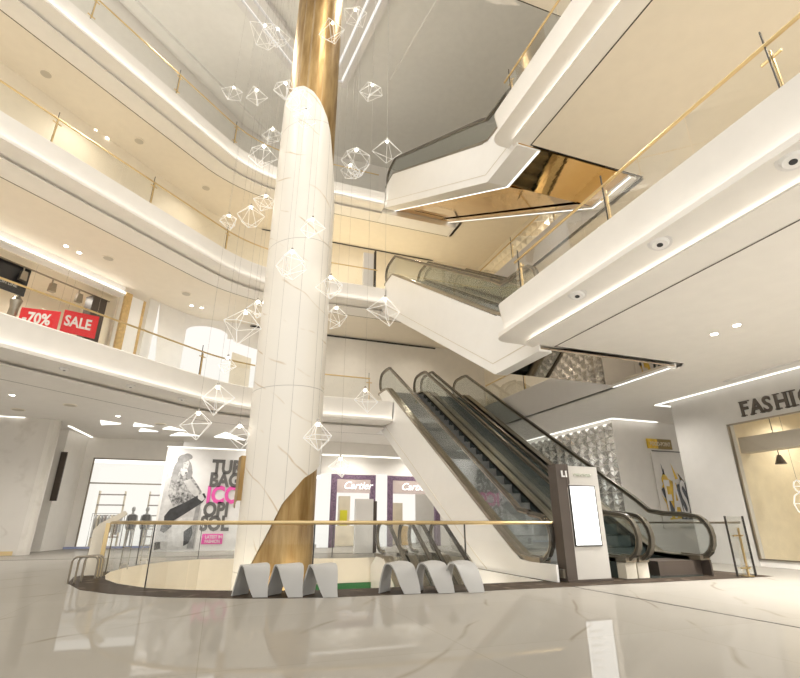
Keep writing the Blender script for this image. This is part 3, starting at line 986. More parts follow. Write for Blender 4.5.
def pendant(P, rad, label, seed, warm=False):
    rnd = random.Random(seed)
    x, y, z = P
    t = thing('pendant_lamp', label, 'lamp', (x, y, z), 'wire pendants hanging in the atrium')
    V = [Vector((0, 0, rad * 1.0))]
    n1 = 5 if seed % 3 else 4
    a0 = rnd.random() * 6
    for i in range(n1):
        a = a0 + 2 * PI * i / n1 + rnd.uniform(-.2, .2)
        V.append(Vector((rad * rnd.uniform(.85, 1.12) * math.cos(a), rad * rnd.uniform(.85, 1.12) * math.sin(a), rad * rnd.uniform(-.15, .25))))
    low = [Vector((rnd.uniform(-.4, .4) * rad, rnd.uniform(-.4, .4) * rad, -rad * rnd.uniform(.75, 1.0)))]
    if seed % 2:
        low.append(Vector((rnd.uniform(-.5, .5) * rad, rnd.uniform(-.5, .5) * rad, -rad * .7)))
    E_ = []
    for i in range(n1):
        E_.append((V[0], V[1 + i])); E_.append((V[1 + i], V[1 + (i + 1) % n1]))
        E_.append((V[1 + i], low[i % len(low)]))
        if len(low) > 1 and i % 2 == 0: E_.append((V[1 + i], low[(i + 1) % 2]))
    if len(low) > 1: E_.append((low[0], low[1]))
    m = MB()
    o = Vector(P)
    for a, b in E_:
        m.tube([o + a, o + b], .0065, 5)
    m.build('wire_frame', 'wire', t)
    b = MB().ball((x, y, z + rad * .78), .042, u=10, v=6).build('bulb', 'gold_light' if warm else 'lamp', t, smooth=True)
    MB().disc((x, y), .028, z + rad * .78 + .04, z + rad * .78 + .12, 10).build('socket', 'steel', t)
    MB().tube([(x, y, z + rad * .78 + .1), (x, y, ZC)], .003, 5).build('cord', 'cord', t)
    return t


# positions in metres (x across, y along the escalators, z up)
PEND = [
    ((-0.45, 13.53, 17.77), 0.57, 'left one of two overlapping wire pendants near the picture top'),
    ((0.01, 15.28, 20.04), 0.52, 'right one of two overlapping wire pendants near the picture top, behind its neighbour'),
    ((-1.4, 16.31, 17.39), 0.44, 'small wire pendant, left one of the pair beside the top of the marble cladding'),
    ((-0.46, 14.6, 15.83), 0.42, 'small wire pendant, right one of the pair beside the top of the marble cladding'),
    ((0.45, 12.15, 13.96), 0.36, 'small wire pendant in front of the edge where gold meets marble'),
    ((0.81, 11.5, 12.97), 0.44, 'larger wire pendant hanging before the rounded top of the marble cladding'),
    ((1.03, 10.89, 11.77), 0.34, 'wire pendant directly on the upper marble, lowest of the three there'),
    ((0.27, 14.98, 14.56), 0.41, 'small wire pendant just left of the column, above a larger one'),
    ((0.04, 13.78, 12.58), 0.5, 'wire pendant left of the column in front of the top balcony cove'),
    ((1.73, 11.7, 16.59), 0.49, 'warmly glowing wire pendant in front of the gold shaft'),
    ((2.74, 12.82, 19.22), 0.48, 'wire pendant right of the gold shaft at the picture top'),
    ((3.48, 12.77, 15.63), 0.43, 'lone wire pendant right of the column against the grey ceiling'),
    ((4.01, 12.58, 12.97), 0.5, 'wire pendant at the far end of the highest escalator handrail'),
    ((2.93, 12.54, 12.2), 0.56, 'large wire pendant right of the marble, biggest of its cluster'),
    ((2.94, 13.39, 12.42), 0.36, 'small wire pendant behind the big one right of the marble'),
    ((-0.81, 15.15, 10.66), 0.32, 'small wire pendant, left end of the trio before the third-floor rail'),
    ((-0.12, 13.84, 10.17), 0.45, 'larger wire pendant, middle of the trio before the third-floor rail'),
    ((0.29, 14.33, 11.14), 0.35, 'wire pendant, upper right of the trio before the third-floor rail'),
    ((1.57, 11.76, 8.83), 0.35, 'wire pendant on the marble, at the level of the third floor'),
    ((1.08, 11.72, 7.57), 0.47, 'large wire pendant hanging in front of the marble below the third-floor level'),
    ((2.21, 11.95, 7.19), 0.37, 'wire pendant overlapping the right edge of the marble column'),
    ((2.68, 13.27, 6.89), 0.38, 'wire pendant just right of the column under another one'),
    ((0.1, 12.49, 5.92), 0.52, 'largest wire pendant, left of the column above the drum-shaped kiosk'),
    ((0.41, 13.87, 7.06), 0.31, 'small wire pendant touching the largest one left of the column'),
    ((3.64, 11.44, 6.46), 0.45, 'wire pendant in front of the white escalator side, right of the column'),
    ((-0.36, 13.08, 4.05), 0.43, 'wire pendant below the second-floor fascia, upper of the left cluster'),
    ((-0.76, 13.64, 3.49), 0.38, 'wire pendant farthest left, under the second-floor balcony'),
    ((0.29, 13.27, 3.18), 0.35, 'low wire pendant close to the left edge of the column'),
    ((1.91, 10.89, 2.9), 0.36, 'lowest wire pendant in front of the marble column'),
    ((3.2, 14.15, 2.58), 0.33, 'lowest pendant of all, before the mosaic-framed shop'),
    ((3.72, 13.54, 4.49), 0.37, 'wire pendant between the column and the lowest escalator top'),
    ((-0.24, 15.16, 5.63), 0.29, 'tiny wire pendant in front of the drum-shaped kiosk')]
for i, (P, rad, lab) in enumerate(PEND):
    pendant(P, rad, lab, i, warm=(i == 9))

# ------------------------------------------------------------------ ground floor shops on the right
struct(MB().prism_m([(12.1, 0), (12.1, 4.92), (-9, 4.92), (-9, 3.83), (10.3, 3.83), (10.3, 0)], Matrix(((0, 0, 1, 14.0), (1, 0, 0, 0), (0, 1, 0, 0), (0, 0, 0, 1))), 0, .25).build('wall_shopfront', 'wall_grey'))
struct(MB().box(14.26, 18, 11.9, 12.09, 0, 4.92).build('wall_return', 'wall'))
struct(MB().box(14.02, 14.25, -9, 10.3, 0.001, .17).build('baseboard_shop', 'wall'))
# shop window frame and pane
f = MB().box(13.97, 14.03, 10.24, 10.3, .17, 3.83).box(13.97, 14.03, -9, 10.3, 3.79, 3.83).box(13.97, 14.03, -9, 10.3, .17, .2)
for y in (8.05, 5.0, 2.0):
    f.box(13.98, 14.02, y, y + .02, 3.42, 3.8)
struct(f.build('window_1', 'bronze'))
struct(MB().quad((14.02, -9, .2), (14.02, 10.24, .2), (14.02, 10.24, 3.8), (14.02, -9, 3.8)).build('window_1.001', 'glass_shop'))
# the room behind it
tanm = M['tan']
struct(MB().box(20, 20.1, -9, 10.6, 0, 4.6).build('wall_shop_back', tanm))
struct(MB().box(14.26, 20, 10.5, 10.6, 0, 4.6).build('wall_shop_end', tanm))
struct(MB().box(14.26, 20, -9, 10.5, 4.5, 4.6).build('ceiling.004', tanm))
struct(MB().box(14.6, 15.0, -9, 10.5, 3.05, 3.5).build('trim_60', principled('bulkhead', (.58, .52, .44), .6)))
sl = thing('spot_lamp', 'small brown spotlight hanging inside the fashion shop window', 'lamp', (15.5, 10.04, 2.8))
MB().disc((15.5, 10.04), .15, 2.72, 2.98, 14, .05).build('shade', 'brown', sl, smooth=True)
MB().tube([(15.5, 10.04, 2.97), (15.5, 10.04, 4.5)], .012).build('stem', 'dark', sl)
# glass bead ornament at the picture's right edge
orn = thing('window_ornament', 'hanging white wire ornament inside the fashion shop window', 'ornament', (15.2, 9.6, 1.9))
q = MB()
for c_, r_ in (((15.2, 9.55, 1.60), .30), ((15.2, 9.55, 2.06), .16)):
    pts = [Vector((c_[0], c_[1] + r_ * math.cos(a) * .8, c_[2] + r_ * math.sin(a))) for a in [2 * PI * i / 8 for i in range(8)]]
    q.tube(pts, .02, 6, closed=True)
    for i in (0, 2, 4, 6):
        q.tube([Vector(c_) + Vector((.15, 0, 0)), pts[i]], .012, 5)
q.build('wire_rings', 'wire', orn)
MB().tube([(15.2, 9.55, 2.2), (15.2, 9.55, 4.5)], .006).build('cord', 'steel', orn)

sign = thing('shop_sign', 'dark raised capital letters FASHION over the right shop opening', 'sign', (13.98, 9.7, 3.97))
y = 9.78
for ch, w in (('F', .40), ('A', .47), ('S', .41), ('H', .54), ('I', .27), ('O', .56), ('N', .5)):
    mt = at(SIDE, 13.975, y, 3.97)
    o = text_obj('letter', ch, .60, mt, 'letter', sign, bold=.014, sx=.88, depth=.02)
    b = MB()
    L_ = w - .06
    ser = {'F': [(.0, .17, 0), (.0, .1, 1), (.27, .31, 1)], 'A': [(-.03, .13, 0), (.25, .43, 0)], 'H': [(.0, .17, 0), (.25, .42, 0), (.0, .17, 1), (.25, .42, 1)],
           'I': [(-.0, .18, 0), (.0, .18, 1)], 'N': [(.0, .17, 0), (.0, .1, 1), (.25, .42, 1)]}.get(ch, [])
    for (a0, a1, up) in ser:
        b.box(a0, a1, (.40 if up else 0), (.425 if up else .03), -.02, .02, mt)
    if ser:
        b.build('serif', 'letter', o)
    y -= w * .76

# faceted silver wall behind the escalators
fc = MB()
c_ = .26
rnd = random.Random(3)
for i in range(int((24.5 - 15.1) / c_)):
    for j in range(int(4.75 / c_)):
        y0, z0 = 15.1 + i * c_, .1 + j * c_
        ox, oz = (.5, .78) if (i + j) % 2 else (.5, .22)
        oy = .3 if i % 2 else .7
        ap = fc.bm.verts.new((14.22 - .10, y0 + c_ * oy, z0 + c_ * oz))
        co = [fc.bm.verts.new((14.22, y0 + a * c_, z0 + b * c_)) for a, b in ((0, 0), (1, 0), (1, 1), (0, 1))]
        for q in range(4):
            fc.bm.faces.new((co[q], co[(q + 1) % 4], ap))
struct(fc.build('wall_faceted', 'silver'))
struct(MB().box(14.22, 14.4, 15.31, 34, 0, 4.92).build('wall_faceted.001', 'wall'))
struct(MB().box(14.22, 22, 15.1, 15.3, 0, 4.92).build('wall_poster', 'wall'))
# band of warm faceted tiles high on the right wall of the third floor
fc = MB()
for i in range(24):
    for j in range(3):
        y0, z0 = 13.2 + i * .5, 14.7 + j * .5
        ap = fc.bm.verts.new((14.04, y0 + .25, z0 + .25))
        co = [fc.bm.verts.new((14.19, y0 + a * .5, z0 + b * .5)) for a, b in ((0, 0), (1, 0), (1, 1), (0, 1))]
        for q in range(4):
            fc.bm.faces.new((co[q], co[(q + 1) % 4], ap))
struct(fc.build('wall_faceted.002', 'silver_warm'))

# sign and poster on the white wall
s_ = thing('wall_sign', 'small yellow and brown sign plate high on the white wall', 'sign', (16.4, 15.05, 3.85))
MB().box(15.8, 17.02, 15.03, 15.09, 3.86, 4.24).build('plate', 'yellow', s_)
MB().box(16.3, 17.03, 15.028, 15.06, 3.855, 4.245).build('brown_half', principled('sign_brown', (.25, .17, .03), .4), s_)  # right part of the plate in plain brown
text_obj('lettering', 'FOOD-POINT', .22, at(FRONT, 15.9, 15.02, 3.97), 'tan', s_, bold=.004, sx=.78, depth=.004)
struct(MB().box(16.0, 19.5, 15.06, 15.1, 3.76, 3.79).build('trim_61', 'brown'))
p_ = thing('fashion_poster', 'wall poster with white FASHION letters over yellow and black paint splashes', 'poster', (17, 15.05, 1.2))
MB().box(15.9, 19.4, 15.06, 15.09, .9, 3.7).build('sheet', 'poster', p_)
q = MB(); kk = MB()
rnd = random.Random(11)
fr = at(FRONT, 0, 15.055, 0)
for i in range(26):
    u = rnd.uniform(16.25, 18.6); v = rnd.uniform(1.5, 2.95); L_ = rnd.uniform(.25, .62); w = rnd.uniform(.03, .09); a = R(rnd.uniform(60, 125))
    d = Vector((math.cos(a), math.sin(a))); n = Vector((-d.y, d.x))
    c0 = Vector((u, v))
    pl = [c0 - d * L_ * .4 - n * w, c0 - d * L_ * .4 + n * w, c0 + d * L_ * .6]
    (q if i % 3 else kk).prism_m([tuple(e) for e in pl], fr, -.002 - .0004 * i, .0)
MB().ball((16.35, 15.05, 2.65), .17, (1, .03, 1.3)).build('yellow_dot', 'yellow', p_)
MB().prism_m([(16.28, 1.2), (16.86, 1.25), (16.88, 2.55), (16.4, 2.75), (16.15, 2.4)], fr, .0, .010).build('yellow_patch', 'yellow', p_)
q.build('yellow_splash', 'yellow', p_)
kk.prism_m([(16.85, 1.22), (18.7, 1.2), (18.7, 2.3), (17.5, 2.62), (16.9, 2.5)], fr, .0, .012)
kk.prism_m([(16.1, 2.3), (16.2, 2.4), (16.6, 1.5), (16.4, 1.35)], fr, .0, .012)
kk.build('black_splash', 'black', p_)
text_obj('lettering', 'FASHION', 1.95, at(FRONT, 16.2, 15.03, 1.3), 'paper', p_, bold=.03, sx=.36, depth=.008)
text_obj('caption', 'NEW COLLECTION OF THE SEASON', .12, at(FRONT, 16.6, 15.045, 1.08), 'dim', p_, sx=.8, depth=.002)
text_obj('caption', 'OPENING SOON ON THIS FLOOR', .12, at(FRONT, 16.6, 15.045, .9), 'dim', p_, sx=.8, depth=.002)

# thin ceiling light lines of the ground floor
ln = [((13.86, -9, 13.92, 12.6)), (13.86, 12.55, 14.7, 12.62), (14.08, 14.95, 14.16, 24.4), (14.08, 14.92, 16.4, 15.0)]
for i, (xa, ya, xb, yb) in enumerate(ln):
    struct(MB().box(xa, xb, ya, yb, 4.895, 4.915).build('trim_%d' % (62 + i), 'line'))
struct(MB().box(13.3, 13.36, -9, 9.6, 4.89, 4.923).build('trim_66', 'trim_white'))

# ------------------------------------------------------------------ ground floor, back
# banner wall
struct(MB().box(-2.32, 3.3, 23.35, 23.6, .001, 4.16).build('wall_banner', 'wall'))
struct(MB().box(-2.35, 3.3, 23.30, 23.36, 4.16, 4.19).build('trim_67', 'line'))
bn = thing('advert_banner', 'large black and white fashion advert banner with a seated woman and bold text', 'banner', (-.3, 23.3, 0))
MB().box(-2.25, 2.9, 23.30, 23.34, .002, 4.1).build('sheet', 'paper', bn)
ph = at(FRONT, 0, 23.29, 0)


def flat(name, m, *polys, lay=0):
    b = MB()
    for i, p in enumerate(polys):
        b.prism_m(p, ph, -.0003 * i, .004 + .003 * lay + .0004 * i)
    return b.build(name, m, bn)


def ell(cx, cy, rx, ry, rot=0, n=18):
    return [(cx + rx * math.cos(a) * math.cos(rot) - ry * math.sin(a) * math.sin(rot), cy + rx * math.cos(a) * math.sin(rot) + ry * math.sin(a) * math.cos(rot)) for a in [2 * PI * i / n for i in range(n)]]


flat('grey_backdrop', 'g1', [(-2.24, .06), (-.7, .06), (-.62, 1.6), (-1.2, 2.6), (-1.75, 3.2), (-2.2, 3.3)], lay=0)
flat('printed_stool', 'g2', [(-1.0, .1), (-.74, .1), (-.68, 1.95), (-.84, 1.9)], lay=1)
flat('printed_shirt', 'shirt', [(-1.98, 2.95), (-1.72, 3.2), (-1.35, 3.12), (-1.05, 2.8), (-.72, 2.35), (-.7, 2.1), (-.85, 2.0), (-1.1, 1.85), (-1.75, 1.72), (-2.02, 2.2)], lay=1)
flat('printed_sleeve', 'g1', [(-1.5, 2.75), (-1.25, 2.85), (-.85, 2.4), (-.78, 2.15), (-.98, 2.15), (-1.2, 2.35)], lay=2)
flat('printed_hand', 'g4', [(-.85, 2.2), (-.68, 2.25), (-.55, 2.05), (-.66, 1.95), (-.82, 2.05)], lay=4)
flat('printed_trousers', 'g3', [(-2.02, 1.35), (-1.85, 1.62), (-1.3, 1.9), (-.82, 2.2), (-.6, 2.28), (-.5, 2.12), (-.62, 1.9), (-1.1, 1.55), (-1.45, 1.3), (-1.75, 1.1), (-2.0, 1.05)], [(-2.05, 1.12), (-1.75, 1.15), (-1.68, .95), (-1.95, .7), (-2.1, .8)], lay=3)
flat('printed_leg', 'g4', [(-1.72, 1.1), (-1.35, 1.3), (-1.02, .8), (-1.02, .5), (-1.2, .15), (-1.5, .2), (-1.62, .6)], lay=2)
flat('printed_boot', 'g3', [(-1.2, .75), (-.92, .98), (-.84, .7), (-.96, .3), (-1.14, .2), (-1.16, .45)], [(-2.22, .35), (-2.02, .38), (-1.98, .12), (-2.2, .06)], lay=4)
flat('printed_hair', 'g2', ell(-1.62, 3.62, .24, .24, .2), ell(-1.8, 3.3, .15, .32, -.2), ell(-1.85, 2.95, .12, .26, .2), ell(-1.33, 3.3, .1, .3, .25), ell(-1.45, 3.78, .18, .12, -.3), ell(-1.28, 3.02, .09, .2, -.2), lay=4)
flat('printed_head', 'g4', ell(-1.5, 3.42, .13, .22, -.12), ell(-1.56, 3.12, .08, .16, .1), lay=5)
flat('printed_fringe', 'g2', ell(-1.58, 3.6, .16, .08, .35), ell(-1.63, 3.42, .04, .18, .1), lay=6)
flat('printed_face', 'g2', ell(-1.54, 3.47, .035, .022, -.1), ell(-1.44, 3.45, .03, .02, -.1), ell(-1.47, 3.29, .04, .018, -.1), lay=6)
for i, (tx, m_) in enumerate((('TUR', 'ink'), ('BAG', 'ink'), ('ICO', 'pink'), ('OPI', 'ink'), ('SOL', 'ink'))):
    text_obj('slogan', tx, .80 if i != 2 else .96, at(FRONT, -.42 - .045 * i, 23.275, 3.12 - .55 * i - (.12 if i > 1 else 0)), m_, bn, bold=.036, sx=.80, depth=.006)
MB().box(-.46, .36, 23.27, 23.3, .26, .66).build('pink_tab', 'pink', bn)
text_obj('tab_text', 'LATEST IN', .17, at(FRONT, -.34, 23.262, .48), 'paper', bn, bold=.003, sx=.85, depth=.003)
text_obj('tab_text', 'FASHION', .17, at(FRONT, -.34, 23.262, .31), 'paper', bn, bold=.003, sx=.85, depth=.003)

# far wall behind, bulkhead and the two bright shops
struct(MB().box(-26, 14.2, 29.7, 29.9, 0, 4.92).build('wall_back', 'wall'))
struct(MB().box(4.6, 14.2, 24.5, 24.7, 3.35, 4.92).build('wall_back.001', 'wall'))
struct(MB().box(4.6, 14.2, 24.47, 24.5, 4.24, 4.29).build('trim_68', 'line'))
struct(MB().box(4.6, 5.12, 24.5, 24.7, 0, 3.35).build('wall_back.002', 'white_glow'))
struct(MB().box(7.40, 8.02, 24.46, 24.7, 0, 3.42).build('wall_back.003', 'white_glow'))
struct(MB().box(10.9, 14.2, 24.5, 24.7, 0, 3.35).build('wall_back.004', 'wall'))


def bright_shop(x0, x1, label, nm, word, wx):
    t = thing('shopfront', label, 'shopfront', ((x0 + x1) / 2, 24.5, 0))
    f = MB().box(x0, x0 + .30, 24.44, 24.62, .0, 3.35).box(x1 - .27, x1, 24.44, 24.62, 0, 3.35).box(x0 + .3, x1 - .27, 24.445, 24.61, 3.121, 3.345)
    f.build('mosaic_frame', 'purple', t)
    MB().box(x0 + .3, x1 - .27, 24.46, 24.56, 2.48, 3.12).build('fascia_panel', 'mauve', t)
    text_obj('lettering', word, .50, at(FRONT, wx, 24.44, 2.66), 'shopglow', t, bold=.004, depth=.008, sx=1.0, shear=.35)
    return t


bright_shop(5.12, 7.40, 'shopfront with purple mosaic frame and white script sign, left of the pair', '', 'Cartier', 5.72)
bright_shop(8.02, 10.9, 'shopfront with mosaic frame beside the truss, right of the white pillar', '', 'Cartier', 8.75)
# interiors
struct(MB().box(4.9, 11, 28.2, 28.3, .0, 3.6).build('wall_shop_inside', 'white_glow'))  # back wall itself glows, standing in for bright shop light
struct(MB().box(4.9, 11, 24.7, 28.2, 3.4, 3.45).build('ceiling.005', 'shopglow'))  # emissive ceiling added to overlight the two shops
tag(MB().box(5.5, 6.9, 25.4, 25.9, .01, .95).build('display_counter', 'tan'), 'pale yellow counter inside the left mosaic-framed shop', 'counter')
c1 = thing('display_cabinet', 'slim display cabinet with a yellow panel inside the left mosaic-framed shop', 'cabinet', (6.1, 26.2, 0))
MB().box(5.95, 6.55, 26.2, 26.4, 0.01, 2.4).build('body', 'tan', c1); MB().box(6.02, 6.4, 26.17, 26.2, .9, 1.7).build('panel', principled('lemon', (.8, .75, .05), .5), c1)
tag(MB().box(9.0, 9.55, 26.4, 26.8, .01, 2.1).build('display_cabinet', 'tan'), 'tall tan display cabinet inside the right mosaic-framed shop', 'cabinet')
tag(MB().box(9.1, 9.5, 25.4, 25.7, .01, .95).build('display_stand', 'wood'), 'small wooden stand in front of the tan cabinet', 'stand')
tag(MB().prism_m([(8.8, 2.5), (8.8, .01), (8.9, .01), (9.4, 1.95)], at(FRONT, 0, 27.2, 0), 0, .08).build('yellow_panel', principled('lemon_panel', (.85, .75, .12), .5)), 'yellow triangular panel in the right mosaic-framed shop', 'panel')
tag(MB().box(8.35, 8.75, 26.4, 26.6, .01, 1.9).build('display_shelf', 'cream'), 'narrow cream shelf beside the tan cabinet', 'shelf')

# grey directory box before the left shop
g_ = thing('directory_box', 'plain pale grey directory box before the mosaic-framed shop', 'directory', (5.5, 19.6, 0))
MB().box(5.12, 5.84, 19.55, 19.75, .005, 1.98).build('panel', 'trim_white', g_)
MB().box(5.84, 5.98, 19.53, 19.77, .005, 1.9).build('side_panel', 'brown', g_)

# bright store on the left
st = thing('shopfront', 'wide bright glass shopfront with thin dark frame at far left', 'shopfront', (-4.1, 27, 0))
f = MB().box(-5.80, -5.74, 26.97, 27.05, 0, 3.98).box(-2.6, -2.54, 26.97, 27.05, 0, 3.98).box(-5.8, -2.54, 26.97, 27.05, 3.92, 3.98).box(-5.8, -2.54, 26.98, 27.04, 2.8, 2.86)
f.build('frame', 'bronze', st)
MB().quad((-5.74, 27.0, .02), (-2.6, 27.0, .02), (-2.6, 27.0, 2.8), (-5.74, 27.0, 2.8)).build('pane', 'glass_shop', st)
MB().quad((-5.74, 27.0, 2.86), (-2.6, 27.0, 2.86), (-2.6, 27.0, 3.92), (-5.74, 27.0, 3.92)).build('pane', 'glass_shop', st)
MB().box(-6.2, -2.4, 26.86, 26.96, .005, .09).build('sill_strip', principled('blue_strip', (.34, .38, .60), .4), st)
struct(MB().box(-6.6, -2.0, 29.5, 29.6, 0, 4.2).build('wall_store_inside', 'white_glow'))  # wall given emission to look washed out by light
struct(MB().box(-6.3, -2.3, 27.1, 29.5, 4.0, 4.05).build('ceiling.006', 'shopglow'))  # emissive ceiling added to overlight the left store
struct(MB().box(-7.2, -5.8, 27.0, 27.2, 0, 4.92).build('wall_store', 'wall'))
struct(MB().box(-5.8, -2.0, 27.0, 27.2, 3.98, 4.92).build('wall_store.001', 'wall'))
struct(MB().box(-2.54, -2.0, 27.0, 27.2, 0, 3.98).build('wall_store.002', 'wall'))
rnd = random.Random(5)
rk_ = thing('clothes_rack', 'steel clothes rack with pale garments inside the bright left shop', 'rack', (-4.9, 28.2, 0))
MB().tube([(-5.6, 28.2, 0), (-5.6, 28.2, 1.5), (-4.2, 28.2, 1.5), (-4.2, 28.2, 0)], .02).build('rail', 'steel', rk_)
for i in range(9):
    x = -5.45 + i * .14
    MB().prism_m([(-.2, .45 + .1 * (i % 3)), (.2, .45 + .1 * (i % 3)), (.22, 1.3), (.06, 1.44), (-.06, 1.44), (-.22, 1.3)], Matrix.Translation((x, 28.2, 0)) @ Matrix(((0, 0, 1, 0), (1, 0, 0, 0), (0, 1, 0, 0), (0, 0, 0, 1))), -.03, .03).build(
        'garment', ('paper', 'tan', 'g1', 'mauve')[i % 4], rk_)


for i, (x0_, lab) in enumerate(((-5.7, 'pale wall shelf unit at the left end of the bright left shop'), (-3.4, 'pale wall shelf unit at the right end of the bright left shop'))):
    su = thing('shelf_unit', lab, 'shelf', (x0_ + .6, 29.2, 0))
    for z in (.4, .9, 1.4, 1.9, 2.4):
        MB().box(x0_, x0_ + 1.2, 29.1, 29.45, z, z + .05).build('shelf_board', 'mauve', su)
    for xx in (x0_, x0_ + 1.16):
        MB().box(xx, xx + .04, 29.1, 29.45, .005, 2.6).build('side_panel', 'tan', su)


def mannequin(x, y, label):
    t = thing('mannequin', label, 'mannequin', (x, y, 0))
    b = MB()
    b.loft([[(x + rx * math.cos(a), y + ry * math.sin(a), z) for a in [2 * PI * i / 14 for i in range(15)]] for z, rx, ry in
            ((.75, .13, .1), (.95, .17, .12), (1.12, .12, .09), (1.32, .17, .11), (1.44, .19, .09), (1.5, .06, .06), (1.58, .05, .05))])
    b.ball((x, y, 1.7), .1, (.85, .95, 1.25))
    for sx in (-1, 1):
        b.tube([(x + sx * .08, y, .85), (x + sx * .09, y + .02, .45), (x + sx * .09, y, .03)], [.08, .055, .035], 8)
        b.tube([(x + sx * .19, y, 1.42), (x + sx * .23, y + .02, 1.12), (x + sx * .2, y - .06, .85)], [.045, .035, .025], 8)
    b.build('body', 'g1', t, smooth=True)
    j = MB()
    j.loft([[(x + rx * math.cos(a), y + ry * math.sin(a), z) for a in [2 * PI * i / 14 for i in range(15)]] for z, rx, ry in ((.8, .2, .14), (1.1, .165, .13), (1.35, .2, .135), (1.46, .17, .11))])
    j.build('jacket', 'ink', t, smooth=True)
    MB().disc((x, y), .2, .005, .03, 16).build('base', 'steel', t)


mannequin(-3.2, 27.8, 'dark-jacketed mannequin near the right end of the bright left shopfront')
mannequin(-3.8, 27.7, 'dark-jacketed mannequin in the middle of the bright left shopfront')

# stone pillar and panels at far left
struct(MB().prism_xy([(-12, 22.5), (-6.6, 22.5), (-6.45, 22.54), (-6.35, 22.62), (-6.3, 22.75), (-6.3, 22.9), (-12, 22.9)], .001, 4.92).build('wall_stone', 'stone'))
struct(MB().box(-12, -6.72, 22.46, 22.5, .002, .14).build('baseboard_stone', 'brass'))
struct(MB().box(-9.6, -7.45, 22.42, 22.48, 4.90, 4.918).build('trim_69', 'line'))
struct(MB().box(-7.1, -6.55, 25.0, 25.3, .001, 4.92).build('wall_left', 'wall'))
struct(MB().prism_xy([(-6.55, 25.0), (-6.2, 27.0), (-6.55, 27.0)], .001, 4.92).build('wall_left.001', 'wall'))
tag(MB().box(-6.62, -6.38, 24.90, 24.99, 1.95, 3.95).build('vertical_sign', 'brown'), 'narrow dark vertical sign on the white wall by the stone pillar', 'sign')
struct(MB().prism_xy([(-6.35, 23.9), (-6.25, 23.9), (-6.0, 26.9), (-6.1, 26.9)], 4.895, 4.915).build('trim_70', 'line'))

# triangular ceiling lights
tri = [((-4.95, 23.1), (-4.15, 22.6), (-4.8, 22.1)), ((-3.75, 23.0), (-2.95, 22.8), (-3.6, 22.2)), ((-3.7, 24.3), (-2.9, 24.1), (-3.5, 23.5)), ((-2.65, 23.3), (-1.75, 23.5), (-2.3, 22.6)),
       ((-2.5, 25.1), (-1.2, 24.7), (-2.0, 24.0)), ((-.55, 24.8), (.89, 25.3), (-.05, 23.3))]
ln_ = ['leftmost small', 'second from left', 'rearmost small', 'third from left', 'long thin', 'largest, nearest the column']
for t_, l_ in zip(tri, ln_):
    tag(MB().prism_xy(t_, 4.89, 4.918).build('ceiling_light', 'line'), 'triangular white light panel in the ground-floor ceiling, %s one' % l_, 'ceiling light', 'triangular ceiling lights')

# ------------------------------------------------------------------ second floor, left shop with the SALE boards
def dg(u, n, z):      # u along the diagonal, n behind the shop line
    p = Vector((0, 27, 0)) + Vector((.70710678, .70710678, 0)) * u + Vector((-.70710678, .70710678, 0)) * n
    return (p.x, p.y, z)


def dgm(u, n, z):
    return Matrix.Translation(dg(u, n, z)) @ DIAG


def dbox(b, u0, u1, n0, n1, z0, z1):
    v = [b.bm.verts.new(dg(u, n, z)) for u in (u0, u1) for n in (n0, n1) for z in (z0, z1)]
    for f in ((0, 1, 3, 2), (4, 6, 7, 5), (0, 4, 5, 1), (2, 3, 7, 6), (0, 2, 6, 4), (1, 5, 7, 3)):
        b.bm.faces.new([v[i] for i in f])
    return b


# u = b*sqrt2 on the line a = b + 27
struct(dbox(MB(), -28, -6.95, 3.0, 3.1, H, 10.79).build('wall_sale_back', 'cream'))
struct(dbox(MB(), -7.0, -6.9, .36, 3.0, H, 10.79).build('wall_sale_side', 'cream'))
struct(dbox(MB(), -28, -6.99, .0, .35, 10.35, 10.79).build('wall_sale_front', 'white'))
struct(dbox(MB(), -28, -7.0, -.12, .0, 10.36, 10.42).build('trim_71', 'white'))
struct(dbox(MB(), -28, -7.0, -.115, -.01, 10.41, 10.50).build('trim_72', 'led_soft'))
struct(dbox(MB(), -28, -6.95, .35, 3.0, 10.32, 10.36).build('ceiling.007', 'cream'))
fr_ = thing('timber_doorway', 'pale wooden door frame with white panel at the end of the sale shop', 'frame', dg(-6.8, 0, H))
dbox(MB(), -6.98, -6.68, -.14, -.005, H + .006, 10.52).build('wood_post', 'wood', fr_)
dbox(MB(), -6.68, -6.1, -.1, .2, H + .006, 10.45).build('white_panel', 'white', fr_)
dbox(MB(), -6.1, -5.98, -.12, .3, H + .006, 10.46).build('wood_post', 'wood', fr_)
bl = thing('menu_board', 'black board with white lettering hanging in the sale shop window', 'board', dg(-12, .1, 9.6))
dbox(MB(), -13.0, -10.3, .70, .76, 9.03, 10.16).build('board', 'black', bl)
text_obj('lettering', 'LIFE', .62, dgm(-11.9, .67, 9.55), 'g1', bl, sx=.5, depth=.005)
text_obj('lettering', 'NEW SEASON LINE', .15, dgm(-11.9, .67, 9.25), 'g1', bl, depth=.005)
